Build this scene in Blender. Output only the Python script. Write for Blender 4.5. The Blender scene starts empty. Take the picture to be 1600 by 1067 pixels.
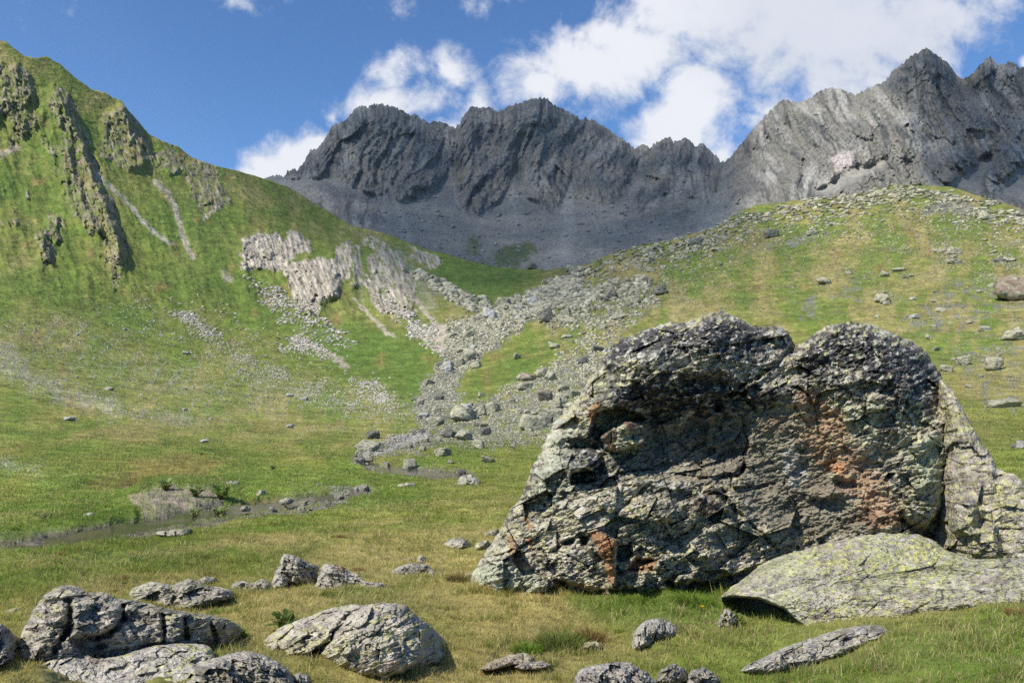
import bpy, bmesh, math, random
import numpy as np

scene = bpy.context.scene
COL = scene.collection
R = math.radians
F_PX = 1600 * 28.0 / 36.0           # focal length in photo pixels
U0, HY = 800.0, 600.0               # column of the view axis, row of the horizon

# ------------------------------------------------------------------ camera
cam_d = bpy.data.cameras.new("camera")
cam_d.lens = 28.0
cam_d.sensor_width = 36.0
cam_d.shift_y = (HY - 533.5) / 1600.0
cam_d.clip_start = 0.1
cam_d.clip_end = 20000.0
cam = bpy.data.objects.new("camera", cam_d)
cam.rotation_euler = (R(90), 0, 0)
COL.objects.link(cam)
scene.camera = cam

# ------------------------------------------------------------------ light and exposure
SUN_EL, SUN_AZ = R(48.0), R(-130.0)   # azimuth clockwise from the view direction (+Y)
SUN = np.array([math.cos(SUN_EL) * math.sin(SUN_AZ), math.cos(SUN_EL) * math.cos(SUN_AZ), math.sin(SUN_EL)])
from mathutils import Vector
sun_d = bpy.data.lights.new("sun", 'SUN')
sun_d.energy = 4.9
sun_d.angle = R(0.53)
sun_d.color = (1.0, 0.94, 0.84)
sun = bpy.data.objects.new("sun", sun_d)
sun.rotation_euler = Vector(SUN).to_track_quat('Z', 'Y').to_euler()
sun.location = (-200, -200, 300)
COL.objects.link(sun)
scene.view_settings.view_transform = 'Standard'
scene.view_settings.look = 'None'
scene.view_settings.exposure = 0.22
scene.view_settings.gamma = 1.0
scene.render.film_transparent = False
scene.cycles.max_bounces = 4
scene.cycles.diffuse_bounces = 2
scene.cycles.glossy_bounces = 2
scene.cycles.transparent_max_bounces = 8
scene.cycles.use_denoising = False
scene.cycles.denoiser = 'OPENIMAGEDENOISE'
scene.cycles.denoising_input_passes = 'RGB_ALBEDO_NORMAL'

# ------------------------------------------------------------------ node helper
class NT:
    def __init__(s, tree):
        s.t = tree; s.n = tree.nodes; s.l = tree.links
    def node(s, typ, **kw):
        x = s.n.new(typ)
        for k, v in kw.items():
            setattr(x, k, v)
        return x
    def put(s, sock, v):
        if v is None: return
        if hasattr(v, 'is_linked') or isinstance(v, bpy.types.NodeSocket):
            s.l.new(v, sock)
        elif isinstance(v, (tuple, list)):
            v = tuple(v)
            if sock.type == 'RGBA' and len(v) == 3: v = v + (1,)
            sock.default_value = v
        else:
            sock.default_value = v
    def m(s, op, a, b=None, c=None, clamp=False):
        x = s.node('ShaderNodeMath', operation=op, use_clamp=clamp)
        s.put(x.inputs[0], a); s.put(x.inputs[1], b); s.put(x.inputs[2], c)
        return x.outputs[0]
    def v(s, op, a, b=None):
        x = s.node('ShaderNodeVectorMath', operation=op)
        s.put(x.inputs[0], a); s.put(x.inputs[1], b)
        return x.outputs['Value'] if op in ('LENGTH', 'DOT_PRODUCT') else x.outputs[0]
    def scale(s, a, f):
        x = s.node('ShaderNodeVectorMath', operation='SCALE')
        s.put(x.inputs[0], a); s.put(x.inputs['Scale'], f)
        return x.outputs[0]
    def noise(s, vec, sc, det=4, rough=.55, dist=0.0):
        x = s.node('ShaderNodeTexNoise')
        s.put(x.inputs['Vector'], vec); s.put(x.inputs['Scale'], sc); s.put(x.inputs['Detail'], det)
        s.put(x.inputs['Roughness'], rough); s.put(x.inputs['Distortion'], dist)
        return x.outputs[0]
    def vor(s, vec, sc, feature='F1', out='Distance'):
        x = s.node('ShaderNodeTexVoronoi', feature=feature)
        s.put(x.inputs['Vector'], vec); s.put(x.inputs['Scale'], sc)
        return x.outputs[out]
    def rng(s, v, a, b, c=0.0, d=1.0, smooth=True):
        x = s.node('ShaderNodeMapRange', interpolation_type='SMOOTHSTEP' if smooth else 'LINEAR')
        for i, q in enumerate((v, a, b, c, d)): s.put(x.inputs[i], q)
        return x.outputs[0]
    def mix(s, f, a, b, typ='MIX'):
        x = s.node('ShaderNodeMix', data_type='RGBA', blend_type=typ)
        s.put(x.inputs[0], f); s.put(x.inputs[6], a); s.put(x.inputs[7], b)
        return x.outputs[2]

# ------------------------------------------------------------------ world: sky and clouds
world = bpy.data.worlds.new("World")
scene.world = world
world.use_nodes = True
w = NT(world.node_tree)
for x in list(w.n): w.n.remove(x)
sky = w.node('ShaderNodeTexSky', sky_type='NISHITA')
sky.sun_disc = False
sky.sun_elevation = SUN_EL
sky.sun_rotation = SUN_AZ
sky.altitude = 2400
sky.air_density = 1.0
sky.dust_density = 0.25
sky.ozone_density = 2.2
gen = w.node('ShaderNodeTexCoord').outputs['Generated']
sp = w.node('ShaderNodeSeparateXYZ'); w.put(sp.inputs[0], gen)
yy = w.m('MAXIMUM', sp.outputs[1], 0.05)
cx = w.node('ShaderNodeCombineXYZ')
w.put(cx.inputs[0], w.m('DIVIDE', sp.outputs[0], yy))
w.put(cx.inputs[1], w.m('DIVIDE', sp.outputs[2], yy))
P2 = cx.outputs[0]                        # direction on the plane one unit north of the viewer
nz = w.node('ShaderNodeTexNoise'); w.put(nz.inputs['Vector'], P2); w.put(nz.inputs['Scale'], 9.0); w.put(nz.inputs['Detail'], 2)
warp = w.v('ADD', P2, w.scale(w.v('SUBTRACT', nz.outputs['Color'], (.5, .5, .5)), 0.05))
# cloud banks: (column, row, half width, half height, weight) converted to directions
BANKS = [(1240, 20, 230, 100, 1.15), (1310, 50, 190, 95, 1.2), (1450, 20, 140, 66, 1.0), (1120, 15, 170, 75, 1.1),
         (1555, 5, 60, 35, .75), (1500, 40, 60, 30, .55), (1000, 75, 95, 50, 1.05), (905, 115, 95, 52, 1.05), (850, 140, 60, 38, .9),
         (950, 60, 60, 35, .9), (1085, 175, 52, 70, 1.0), (1060, 215, 70, 50, 1.0), (1090, 120, 65, 40, .8), (1020, 210, 50, 30, .7),
         (1110, 250, 70, 30, .8), (603, 118, 52, 40, .74), (590, 155, 70, 34, .82), (650, 150, 56, 26, .5), (706, 108, 36, 24, .5),
         (748, 160, 26, 28, .62), (715, 188, 40, 24, .7), (448, 250, 60, 34, 1.0), (490, 222, 34, 28, .8), (405, 270, 40, 20, .9), (520, 168, 14, 22, .5),
         (780, 8, 40, 17, .42), (607, 15, 22, 10, .15), (1200, 162, 62, 22, .62), (1180, 180, 42, 20, .5), (1375, 130, 45, 18, .85),
         (375, 0, 44, 10, .2), (262, 4, 22, 12, .12), (15, 22, 50, 12, .1), (900, 60, 50, 22, .5), (1602, 100, 18, 14, 1.0), 
         (1900, 40, 200, 70, .9), (2200, 150, 200, 80, .9), (-300, 100, 220, 40, .6)]
mask = None
for (bu, by, rx, ry, wt) in BANKS:
    d = w.v('SUBTRACT', warp, ((bu - U0) / F_PX, (HY - by) / F_PX, 0))
    d = w.v('MULTIPLY', d, (F_PX / (rx * 1.45), F_PX / (ry * 1.45), 0))
    b = w.m('MULTIPLY', w.m('SUBTRACT', 1.0, w.v('LENGTH', d)), wt)
    mask = b if mask is None else w.m('MAXIMUM', mask, b)
n1 = w.noise(w.v('ADD', P2, (3.1, 1.7, .4)), 11.0, 8, .62, .4)
n2 = w.noise(w.v('ADD', P2, (7.1, 2.7, .9)), 30.0, 6, .6)
dens = w.m('ADD', mask, w.m('ADD', w.m('MULTIPLY', w.m('SUBTRACT', n1, .5), 1.75), w.m('MULTIPLY', w.m('SUBTRACT', n2, .5), .8)))
alpha = w.rng(dens, 0.05, 0.70)
thick = w.rng(mask, 0.25, 0.85)
# the big bank at the upper right is thicker and greyer underneath
gb = w.v('MULTIPLY', w.v('SUBTRACT', warp, ((1320 - U0) / F_PX, (HY - 35) / F_PX, 0)), (F_PX / 330.0, F_PX / 170.0, 0))
grey = w.m('MULTIPLY', w.rng(w.v('LENGTH', gb), 1.05, .35), w.rng(n1, .2, .75, .75, 1.0))
ccol = w.mix(grey, (0.90, 0.92, 0.97), (0.62, 0.67, 0.78))
ccol = w.mix(w.rng(dens, .35, 1.0, .0, .35), ccol, (0.95, 0.96, 1.0))
bg1 = w.node('ShaderNodeBackground')
skc = w.mix(1.0, sky.outputs[0], (0.70, .97, 1.20), 'MULTIPLY')
w.put(bg1.inputs[0], skc); w.put(bg1.inputs[1], 0.125)
bg2 = w.node('ShaderNodeBackground'); w.put(bg2.inputs[0], ccol); w.put(bg2.inputs[1], 0.86)
mixs = w.node('ShaderNodeMixShader')
w.put(mixs.inputs[0], w.m('MULTIPLY', alpha, .97)); w.l.new(bg1.outputs[0], mixs.inputs[1]); w.l.new(bg2.outputs[0], mixs.inputs[2])
wo = w.node('ShaderNodeOutputWorld'); w.l.new(mixs.outputs[0], wo.inputs[0])
world.cycles.sampling_method = 'MANUAL'
world.cycles.sample_map_resolution = 512

# ------------------------------------------------------------------ numpy noise
_rs = np.random.RandomState(7)
_perm = np.concatenate([_rs.permutation(1024)] * 3)
_g3 = _rs.normal(size=(1024, 3)); _g3 /= np.linalg.norm(_g3, axis=1)[:, None]
_ga = _rs.uniform(0, 2 * np.pi, 1024); _g2 = np.stack([np.cos(_ga), np.sin(_ga)], 1)
_rnd = _rs.uniform(0, 1, (1024, 4))

def pn2(x, y, seed=0):
    x = np.asarray(x, float) + seed * 17.31; y = np.asarray(y, float) + seed * 9.77
    ix = np.floor(x).astype(np.int64); iy = np.floor(y).astype(np.int64)
    fx = x - ix; fy = y - iy
    ux = fx * fx * fx * (fx * (fx * 6 - 15) + 10); uy = fy * fy * fy * (fy * (fy * 6 - 15) + 10)
    def g(a, b):
        h = _perm[_perm[(ix + a) & 1023] + ((iy + b) & 1023)]
        q = _g2[h]
        return q[..., 0] * (fx - a) + q[..., 1] * (fy - b)
    a = g(0, 0); b = g(1, 0); c = g(0, 1); d = g(1, 1)
    return 1.5 * ((a + (b - a) * ux) * (1 - uy) + (c + (d - c) * ux) * uy)

def fb2(x, y, octv=4, seed=0, gain=.5, lac=2.03):
    s = 0; a = 1.0; t = 0
    for i in range(octv):
        s = s + a * pn2(x, y, seed + i * 3); t += a
        x = x * lac; y = y * lac; a *= gain
    return s / t * 1.4

def rid2(x, y, octv=4, seed=0, gain=.5):
    s = 0; a = 1.0; t = 0
    for i in range(octv):
        s = s + a * (1 - 2 * np.abs(pn2(x, y, seed + i * 3))); t += a
        x = x * 2.03; y = y * 2.03; a *= gain
    return s / t

def pn3(p, seed=0):
    p = p + seed * np.array([13.7, 5.9, 8.3])
    i = np.floor(p).astype(np.int64); f = p - i
    u = f * f * f * (f * (f * 6 - 15) + 10)
    out = 0
    for dx in (0, 1):
        for dy in (0, 1):
            for dz in (0, 1):
                h = _perm[_perm[_perm[(i[:, 0] + dx) & 1023] + ((i[:, 1] + dy) & 1023)] + ((i[:, 2] + dz) & 1023)]
                g = _g3[h]
                val = g[:, 0] * (f[:, 0] - dx) + g[:, 1] * (f[:, 1] - dy) + g[:, 2] * (f[:, 2] - dz)
                wgt = (u[:, 0] if dx else 1 - u[:, 0]) * (u[:, 1] if dy else 1 - u[:, 1]) * (u[:, 2] if dz else 1 - u[:, 2])
                out = out + val * wgt
    return out * 1.5

def fb3(p, octv=4, seed=0, gain=.5):
    s = 0; a = 1.0; t = 0
    for i in range(octv):
        s = s + a * pn3(p, seed + i); t += a
        p = p * 2.03; a *= gain
    return s / t * 1.4

def vor2(x, y, seed=0):
    """nearest jittered cell: distance, second distance, four random numbers of the cell, offset to its centre"""
    x = np.asarray(x, float) + seed * 31.7; y = np.asarray(y, float) + seed * 12.9
    ix = np.floor(x).astype(np.int64); iy = np.floor(y).astype(np.int64)
    b1 = np.full(x.shape, 1e9); b2 = np.full(x.shape, 1e9)
    bh = np.zeros(x.shape, np.int64); bx = np.zeros(x.shape); by = np.zeros(x.shape)
    for a in (-1, 0, 1):
        for b in (-1, 0, 1):
            h = _perm[_perm[(ix + a) & 1023] + ((iy + b) & 1023)]
            dx = x - (ix + a + .5 + .8 * (_rnd[h, 0] - .5)); dy = y - (iy + b + .5 + .8 * (_rnd[h, 1] - .5))
            d = dx * dx + dy * dy
            m = d < b1
            b2 = np.where(m, b1, np.minimum(b2, d))
            b1 = np.where(m, d, b1); bh = np.where(m, h, bh); bx = np.where(m, dx, bx); by = np.where(m, dy, by)
    return np.sqrt(b1), np.sqrt(b2), _rnd[(bh * 7 + 3) & 1023], bx, by

def facets(x, y, seed=0, off=1.0, tilt=1.0):
    """broken-rock relief: every cell is a tilted plane at its own depth"""
    d1, d2, r, dx, dy = vor2(x, y, seed)
    return off * (r[..., 2] - .5) + tilt * ((r[..., 3] - .5) * 2 * dx + (r[..., 1] - .5) * 2 * dy)

def sst(a, b, x):
    t = np.clip((x - a) / (b - a), 0, 1)
    return t * t * (3 - 2 * t)

def lerp(a, b, t): return a + (b - a) * t

def mixc(c, col, m):
    return c + (np.asarray(col) - c) * m[..., None]

def poly_sd(u, y, poly):
    """signed distance to a polygon, positive inside"""
    p = np.asarray(poly, float); q = np.roll(p, -1, 0)
    best = np.full(u.shape, 1e18); ins = np.zeros(u.shape, bool)
    for (ax, ay), (bx, by) in zip(p, q):
        ex, ey = bx - ax, by - ay
        t = np.clip(((u - ax) * ex + (y - ay) * ey) / (ex * ex + ey * ey + 1e-12), 0, 1)
        best = np.minimum(best, (u - ax - t * ex) ** 2 + (y - ay - t * ey) ** 2)
        c = (ay > y) != (by > y)
        with np.errstate(divide='ignore', invalid='ignore'):
            xi = ax + (y - ay) * ex / (ey if ey != 0 else 1e-12)
        ins ^= c & (u < xi)
    return np.where(ins, 1, -1) * np.sqrt(best)

def pmask(u, y, poly, soft=8, jag=0.0, js=20.0, seed=1):
    p = np.asarray(poly, float); pad = soft + jag * 2 + 4
    out = np.zeros(u.shape)
    s = (u > p[:, 0].min() - pad) & (u < p[:, 0].max() + pad) & (y > p[:, 1].min() - pad) & (y < p[:, 1].max() + pad)
    if s.any():
        uu, yv = u[s], y[s]
        d = poly_sd(uu, yv, p)
        if jag: d = d + jag * fb2(uu / js, yv / js, 3, seed)
        out[s] = sst(-soft, soft, d)
    return out

def line_d(u, y, pts):
    """distance to a polyline, signed side (positive to the right going down), position 0..1 along it"""
    p = np.asarray(pts, float); best = np.full(u.shape, 1e18); side = np.zeros(u.shape); al = np.zeros(u.shape)
    L = np.concatenate([[0], np.cumsum(np.hypot(*np.diff(p, axis=0).T))])
    for i in range(len(p) - 1):
        ax, ay = p[i]; ex, ey = p[i + 1] - p[i]
        t = np.clip(((u - ax) * ex + (y - ay) * ey) / (ex * ex + ey * ey), 0, 1)
        rx, ry = u - ax - t * ex, y - ay - t * ey
        d = rx * rx + ry * ry
        m = d < best
        best = np.where(m, d, best); side = np.where(m, np.sign(ey * rx - ex * ry), side)
        al = np.where(m, (L[i] + t * (L[i + 1] - L[i])) / L[-1], al)
    return np.sqrt(best), side, al

def lmask(u, y, pts, width, soft=None, jag=0.0, js=14.0, seed=2):
    p = np.asarray(pts, float); soft = width * .5 if soft is None else soft
    pad = width + soft + jag * 2 + 4; out = np.zeros(u.shape)
    s = (u > p[:, 0].min() - pad) & (u < p[:, 0].max() + pad) & (y > p[:, 1].min() - pad) & (y < p[:, 1].max() + pad)
    if s.any():
        d = line_d(u[s], y[s], p)[0]
        if jag: d = d + jag * fb2(u[s] / js, y[s] / js, 3, seed)
        out[s] = sst(width + soft, width - soft, d)
    return out

def tps(ctrl, val, smooth=1e-4):
    """thin-plate spline through scattered control points; returns an evaluator"""
    c = np.asarray(ctrl, float); v = np.asarray(val, float); n = len(c)
    r2 = ((c[:, None] - c[None]) ** 2).sum(-1)
    K = .5 * r2 * np.log(r2 + 1e-12) + smooth * np.eye(n)
    Pm = np.c_[np.ones(n), c]
    A = np.block([[K, Pm], [Pm.T, np.zeros((3, 3))]])
    wv = np.linalg.solve(A, np.r_[v, 0, 0, 0])
    def ev(q):
        out = np.empty(len(q))
        for i in range(0, len(q), 40000):
            s = q[i:i + 40000]
            d = ((s[:, None] - c[None]) ** 2).sum(-1)
            out[i:i + 40000] = (.5 * d * np.log(d + 1e-12)) @ wv[:n] + wv[n] + s @ wv[n + 1:]
        return out
    return ev

def grid_tps(ctrl, val, U, Y, smooth=1e-4, step=6):
    """evaluate the spline on a coarse grid and interpolate it to all of U, Y"""
    c = np.asarray(ctrl, float) / 500.0
    ev = tps(c, val, smooth)
    gu = np.linspace(U.min(), U.max(), 200); gy = np.linspace(Y.min(), Y.max(), 200)
    G = ev(np.stack(np.meshgrid(gu, gy, indexing='ij'), -1).reshape(-1, 2) / 500.0).reshape(200, 200)
    fu = np.clip((U - gu[0]) / (gu[1] - gu[0]), 0, 198.999); fy = np.clip((Y - gy[0]) / (gy[1] - gy[0]), 0, 198.999)
    i = fu.astype(int); j = fy.astype(int); a = fu - i; b = fy - j
    a = a; b = b
    return (G[i, j] * (1 - a) + G[i + 1, j] * a) * (1 - b) + (G[i, j + 1] * (1 - a) + G[i + 1, j + 1] * a) * b

def unproject(u, y, d):
    return np.stack([(u - U0) / F_PX * d, d + 0 * u, (HY - y) / F_PX * d], -1)

# ------------------------------------------------------------------ mesh helper
def mesh_np(name, verts, faces, mat=None, col=None, smooth=True, extra=None):
    """faces: an (n,3) or (n,4) integer array, or a list of such arrays"""
    me = bpy.data.meshes.new(name)
    fs = faces if isinstance(faces, list) else [faces]
    fs = [np.asarray(f, np.int32) for f in fs if len(f)]
    verts = np.asarray(verts, np.float32).reshape(-1, 3)
    me.vertices.add(len(verts)); me.vertices.foreach_set('co', verts.ravel())
    loops = np.concatenate([f.ravel() for f in fs])
    sizes = np.concatenate([np.full(len(f), f.shape[1], np.int32) for f in fs])
    starts = np.concatenate([[0], np.cumsum(sizes)[:-1]]).astype(np.int32)
    me.loops.add(len(loops)); me.loops.foreach_set('vertex_index', loops)
    me.polygons.add(len(sizes)); me.polygons.foreach_set('loop_start', starts)
    me.polygons.foreach_set('use_smooth', np.full(len(sizes), smooth))
    if col is not None:
        at = me.attributes.new('tint', 'FLOAT_COLOR', 'POINT')
        c = np.ones((len(verts), 4), np.float32); c[:, :3] = np.clip(col.reshape(-1, 3), 0, 1)
        at.data.foreach_set('color', c.ravel())
    if extra is not None:
        for k, arr in extra.items():
            at = me.attributes.new(k, 'FLOAT', 'POINT')
            at.data.foreach_set('value', np.asarray(arr, np.float32).ravel())
    if mat: me.materials.append(mat)
    me.update(calc_edges=True)
    return me

def link(name, me, parent=None, label=None, cat=None, group=None, kind=None):
    o = bpy.data.objects.new(name, me); COL.objects.link(o)
    if parent: o.parent = parent
    if label: o['label'] = label
    if cat: o['category'] = cat
    if group: o['group'] = group
    if kind: o['kind'] = kind
    return o

def grid_faces(nr, nc, base=0, wrap=False):
    i = np.arange(nr - 1)[:, None]; j = np.arange(nc if wrap else nc - 1)[None]
    k = (j + 1) % nc
    a = i * nc + j; b = i * nc + k; c = (i + 1) * nc + k; d = (i + 1) * nc + j
    return np.stack([a, b, c, d], -1).reshape(-1, 4) + base

# ------------------------------------------------------------------ materials
def new_mat(name):
    m = bpy.data.materials.new(name); m.use_nodes = True
    n = NT(m.node_tree)
    for x in list(n.n): n.n.remove(x)
    out = n.node('ShaderNodeOutputMaterial'); b = n.node('ShaderNodeBsdfPrincipled')
    n.l.new(b.outputs[0], out.inputs[0])
    b.inputs['Roughness'].default_value = .9
    b.inputs['Specular IOR Level'].default_value = .15
    return m, n, b

def tint_mat(name, scales, bump, vary=.35, rough=.92):
    """vertex albedo broken up by fine noise, with bump; scales are features per metre"""
    m, n, b = new_mat(name)
    at = n.node('ShaderNodeAttribute', attribute_name='tint').outputs['Color']
    pos = n.node('ShaderNodeNewGeometry').outputs['Position']
    f = None; h = None
    for k, s in enumerate(scales):
        q = n.noise(pos, s, 4, .62)
        g = n.rng(q, .32, .68, 1 - vary, 1 + vary, False)
        f = g if f is None else n.m('MULTIPLY', f, g)
        hh = n.m('MULTIPLY', q, 1.0 / s)
        h = hh if h is None else n.m('ADD', h, hh)
    c = n.scale(at, f)
    n.put(b.inputs['Base Color'], c)
    b.inputs['Roughness'].default_value = rough
    bp = n.node('ShaderNodeBump'); n.put(bp.inputs['Height'], h); n.put(bp.inputs['Distance'], 1.0); n.put(bp.inputs['Strength'], bump)
    n.l.new(bp.outputs[0], b.inputs['Normal'])
    return m

# ================================================================== GROUND: meadow, left hillside, right slope
CREST = [(-900, 40), (-300, 20), (-100, 45), (0, 64), (9, 65), (22, 75), (37, 88), (52, 91), (73, 89), (94, 101), (116, 120), (141, 139), (161, 144), (191, 159),
         (202, 174), (217, 191), (232, 210), (255, 221), (278, 229), (300, 246), (337, 259), (375, 268), (412, 279), (450, 292),
         (487, 315), (540, 347), (552, 354), (575, 358), (605, 366), (635, 377), (665, 390), (699, 397), (736, 409), (770, 416),
         (811, 420), (841, 421), (860, 422), (890, 416), (920, 412), (945, 400), (990, 386), (1035, 377), (1080, 366), (1116, 357), (1147, 335),
         (1179, 321), (1215, 317), (1260, 312), (1305, 310), (1350, 301), (1377, 294), (1400, 287), (1440, 290), (1485, 292),
         (1508, 299), (1539, 310), (1575, 319), (1600, 328), (1680, 335), (1850, 320), (2500, 300)]
YB = 1330.0
PROF = {  # column: (row, distance)
    -900: [(1330, 2.3), (1067, 3.7), (900, 7), (800, 14), (720, 26), (640, 52), (560, 95), (480, 140), (300, 230), (120, 330), (40, 370)],
    -300: [(1330, 2.3), (1067, 3.8), (930, 6.3), (840, 11.5), (760, 20), (680, 40), (600, 85), (500, 160), (400, 240), (300, 320), (200, 380), (100, 430), (20, 460)],
    0: [(1330, 2.3), (1067, 3.9), (1000, 4.9), (930, 6.5), (880, 8.6), (840, 12), (800, 16), (760, 22), (720, 31), (680, 45), (640, 66), (600, 100), (560, 140),
        (500, 195), (400, 285), (300, 365), (200, 425), (100, 465), (64, 480)],
    200: [(1330, 2.3), (1067, 4), (1000, 5), (930, 6.6), (880, 8.7), (840, 12), (800, 16), (760, 22.5), (720, 33), (680, 50), (650, 74), (620, 115), (560, 185),
          (500, 248), (400, 340), (300, 420), (220, 500), (165, 540)],
    400: [(1330, 2.3), (1067, 4), (1000, 5.1), (930, 6.7), (880, 8.8), (840, 11.7), (800, 15.6), (760, 22), (720, 34), (690, 49), (660, 78), (630, 125), (600, 165),
          (550, 235), (500, 295), (450, 350), (400, 405), (350, 480), (300, 570), (272, 620)],
    550: [(1330, 2.3), (1067, 4.1), (930, 6.8), (840, 11.5), (760, 21.5), (720, 33), (690, 50), (660, 82), (630, 132), (600, 180), (550, 248), (500, 305), (450, 365),
          (400, 470), (352, 640)],
    680: [(1330, 2.3), (1067, 4.1), (930, 6.9), (840, 11.4), (760, 21), (720, 32), (690, 50), (660, 80), (630, 120), (600, 160), (550, 225), (500, 285), (460, 370), (430, 480), (395, 600)],
    850: [(1330, 2.3), (1067, 4.1), (930, 6.8), (840, 10.6), (760, 19), (720, 30), (700, 40), (660, 66), (620, 100), (560, 160), (500, 240), (450, 400), (421, 540)],
    1000: [(1330, 2.3), (1067, 4.1), (1000, 5.1), (930, 6.6), (840, 10), (760, 17), (700, 30), (650, 52), (600, 90), (550, 135), (500, 190), (440, 280), (386, 420)],
    1200: [(1330, 2.3), (1067, 4), (1000, 4.95), (950, 6), (900, 7.4), (840, 10), (760, 15.5), (700, 26), (650, 42), (600, 70), (550, 102), (500, 145), (440, 215), (380, 320), (318, 480)],
    1400: [(1330, 2.3), (1067, 3.8), (1000, 4.6), (950, 5.6), (900, 7.4), (840, 9.6), (760, 15), (700, 24), (650, 38), (600, 58), (550, 86), (500, 120), (440, 175), (380, 250), (340, 310), (290, 450)],
    1600: [(1330, 2.3), (1067, 3.5), (1000, 4.2), (950, 5.0), (915, 5.8), (870, 7.6), (800, 11.5), (740, 17), (700, 24), (650, 36), (600, 53), (550, 77), (500, 106), (440, 152), (380, 230), (328, 330)],
    1900: [(1330, 2.3), (1067, 3.4), (1000, 4.1), (920, 5.7), (840, 8.6), (760, 14), (700, 21), (650, 31), (600, 46), (500, 92), (400, 165), (318, 260)],
    2500: [(1330, 2.3), (1067, 3.3), (920, 5.4), (800, 9.6), (700, 18), (600, 38), (500, 75), (400, 130), (300, 210)],
}
cu = np.array(sorted(PROF)); gy_ = np.linspace(0, 1, 300)
crx, cry = np.array(CREST, float).T
def crest_y(u): return np.interp(u, crx, cry)

# column spacing: one and a half photo pixels inside the frame, wider outside
ucols = np.concatenate([np.linspace(-900, -130, 60)[:-1], np.arange(-130, 1730, 1.62), np.linspace(1732, 2500, 60)])
jag_amp = np.interp(ucols, [-100, 40, 230, 300, 420, 560, 830, 900, 1130, 1180, 1390, 1420, 1600], [1.5, 2, 2.2, 1.0, .6, 1.2, 1.5, 1.2, 1.3, 2.2, 2.2, .8, .8])
cresty = crest_y(ucols) + jag_amp * fb2(ucols / 13.0, ucols * 0 + .5, 4, 3)
NR = 690
tt = np.linspace(0, 1, NR)
NB = 14
A_U = np.repeat(ucols[None], NR, 0)
A_Y = YB + (cresty[None] - YB) * tt[:, None]
# distance: smooth profiles per control column, blended smoothly across columns
ygrid = np.linspace(0, YB, 400)
LD = []
for u in cu:
    pr = np.array(PROF[u], float)[::-1]
    l = np.interp(ygrid, pr[:, 0], np.log(pr[:, 1]))
    top = pr[0, 0]
    sl = (math.log(pr[0, 1]) - math.log(pr[1, 1])) / (pr[1, 0] - pr[0, 0])
    l = np.where(ygrid < top, math.log(pr[0, 1]) + (top - ygrid) * min(sl, .0035), l)
    for _ in range(3):
        lp = np.pad(l, 4, mode='reflect', reflect_type='odd'); l = np.convolve(lp, np.ones(9) / 9, 'valid')
    LD.append(l)
LD = np.array(LD)
def cubic_w(u):
    i = np.clip(np.searchsorted(cu, u) - 1, 0, len(cu) - 2)
    t = (u - cu[i]) / (cu[i + 1] - cu[i])
    return i, t
ci, ct = cubic_w(ucols)
def row_of(i): return np.clip(i, 0, len(cu) - 1)
fy_ = np.clip(A_Y / ygrid[1], 0, 398.999); jy = fy_.astype(int); by_ = fy_ - jy
def at_col(k):
    return LD[k[None], jy] * (1 - by_) + LD[k[None], jy + 1] * by_
p1, p2_ = at_col(row_of(ci)), at_col(row_of(ci + 1))
# cardinal (monotone-ish) blend
h = (cu[row_of(ci + 1)] - cu[row_of(ci)]).astype(float)
k0, k3 = row_of(ci - 1), row_of(ci + 2)
s1 = np.where(ci > 0, 1, 0)[None] * (p2_ - at_col(k0)) / np.maximum(cu[row_of(ci + 1)] - cu[k0], 1)[None]
s2 = np.where(ci + 2 < len(cu), 1, 0)[None] * (at_col(k3) - p1) / np.maximum(cu[k3] - cu[row_of(ci)], 1)[None]
t = ct[None]
LDEP = ((2 * t ** 3 - 3 * t ** 2 + 1) * p1 + (t ** 3 - 2 * t ** 2 + t) * h[None] * s1 + (-2 * t ** 3 + 3 * t ** 2) * p2_ + (t ** 3 - t ** 2) * h[None] * s2)
A_D = np.exp(LDEP)
A_D = np.maximum.accumulate(A_D, axis=0)

U, Y = A_U, A_Y
inframe = (U > -140) & (U < 1740)

# ---------------------------------------------------------------- relief of the left hillside
dd = np.zeros_like(A_D)                       # metres towards the viewer
rock = np.zeros_like(A_D); bare = np.zeros_like(A_D); shale = np.zeros_like(A_D); lush = np.zeros_like(A_D)

hillw = pmask(U, Y, [(-900, 900), (-900, -100), (300, 200), (560, 340), (720, 395), (690, 560), (640, 620), (450, 600), (200, 540), (0, 470)], 40)
ylow = np.interp(U, [-200, 0, 200, 400, 560, 700], [420, 440, 470, 500, 520, 480])
up = sst(60, -60, Y - ylow)                   # 1 on the steep upper part
# broad gullies running down the fall line (down and to the right)
fx = U * .90 - Y * .30; fl = U * .30 + Y * .90
dd += hillw * up * (7.5 * rid2(fx / 120.0, fl / 420.0, 3, 5) + 3.2 * rid2(fx / 42.0, fl / 120.0, 3, 9) + 1.5 * fb2(fx / 12.0, fl / 30.0, 3, 4))
dd += hillw * (1 - up) * (1.5 * fb2(fx / 70.0, fl / 240.0, 3, 15))

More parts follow.
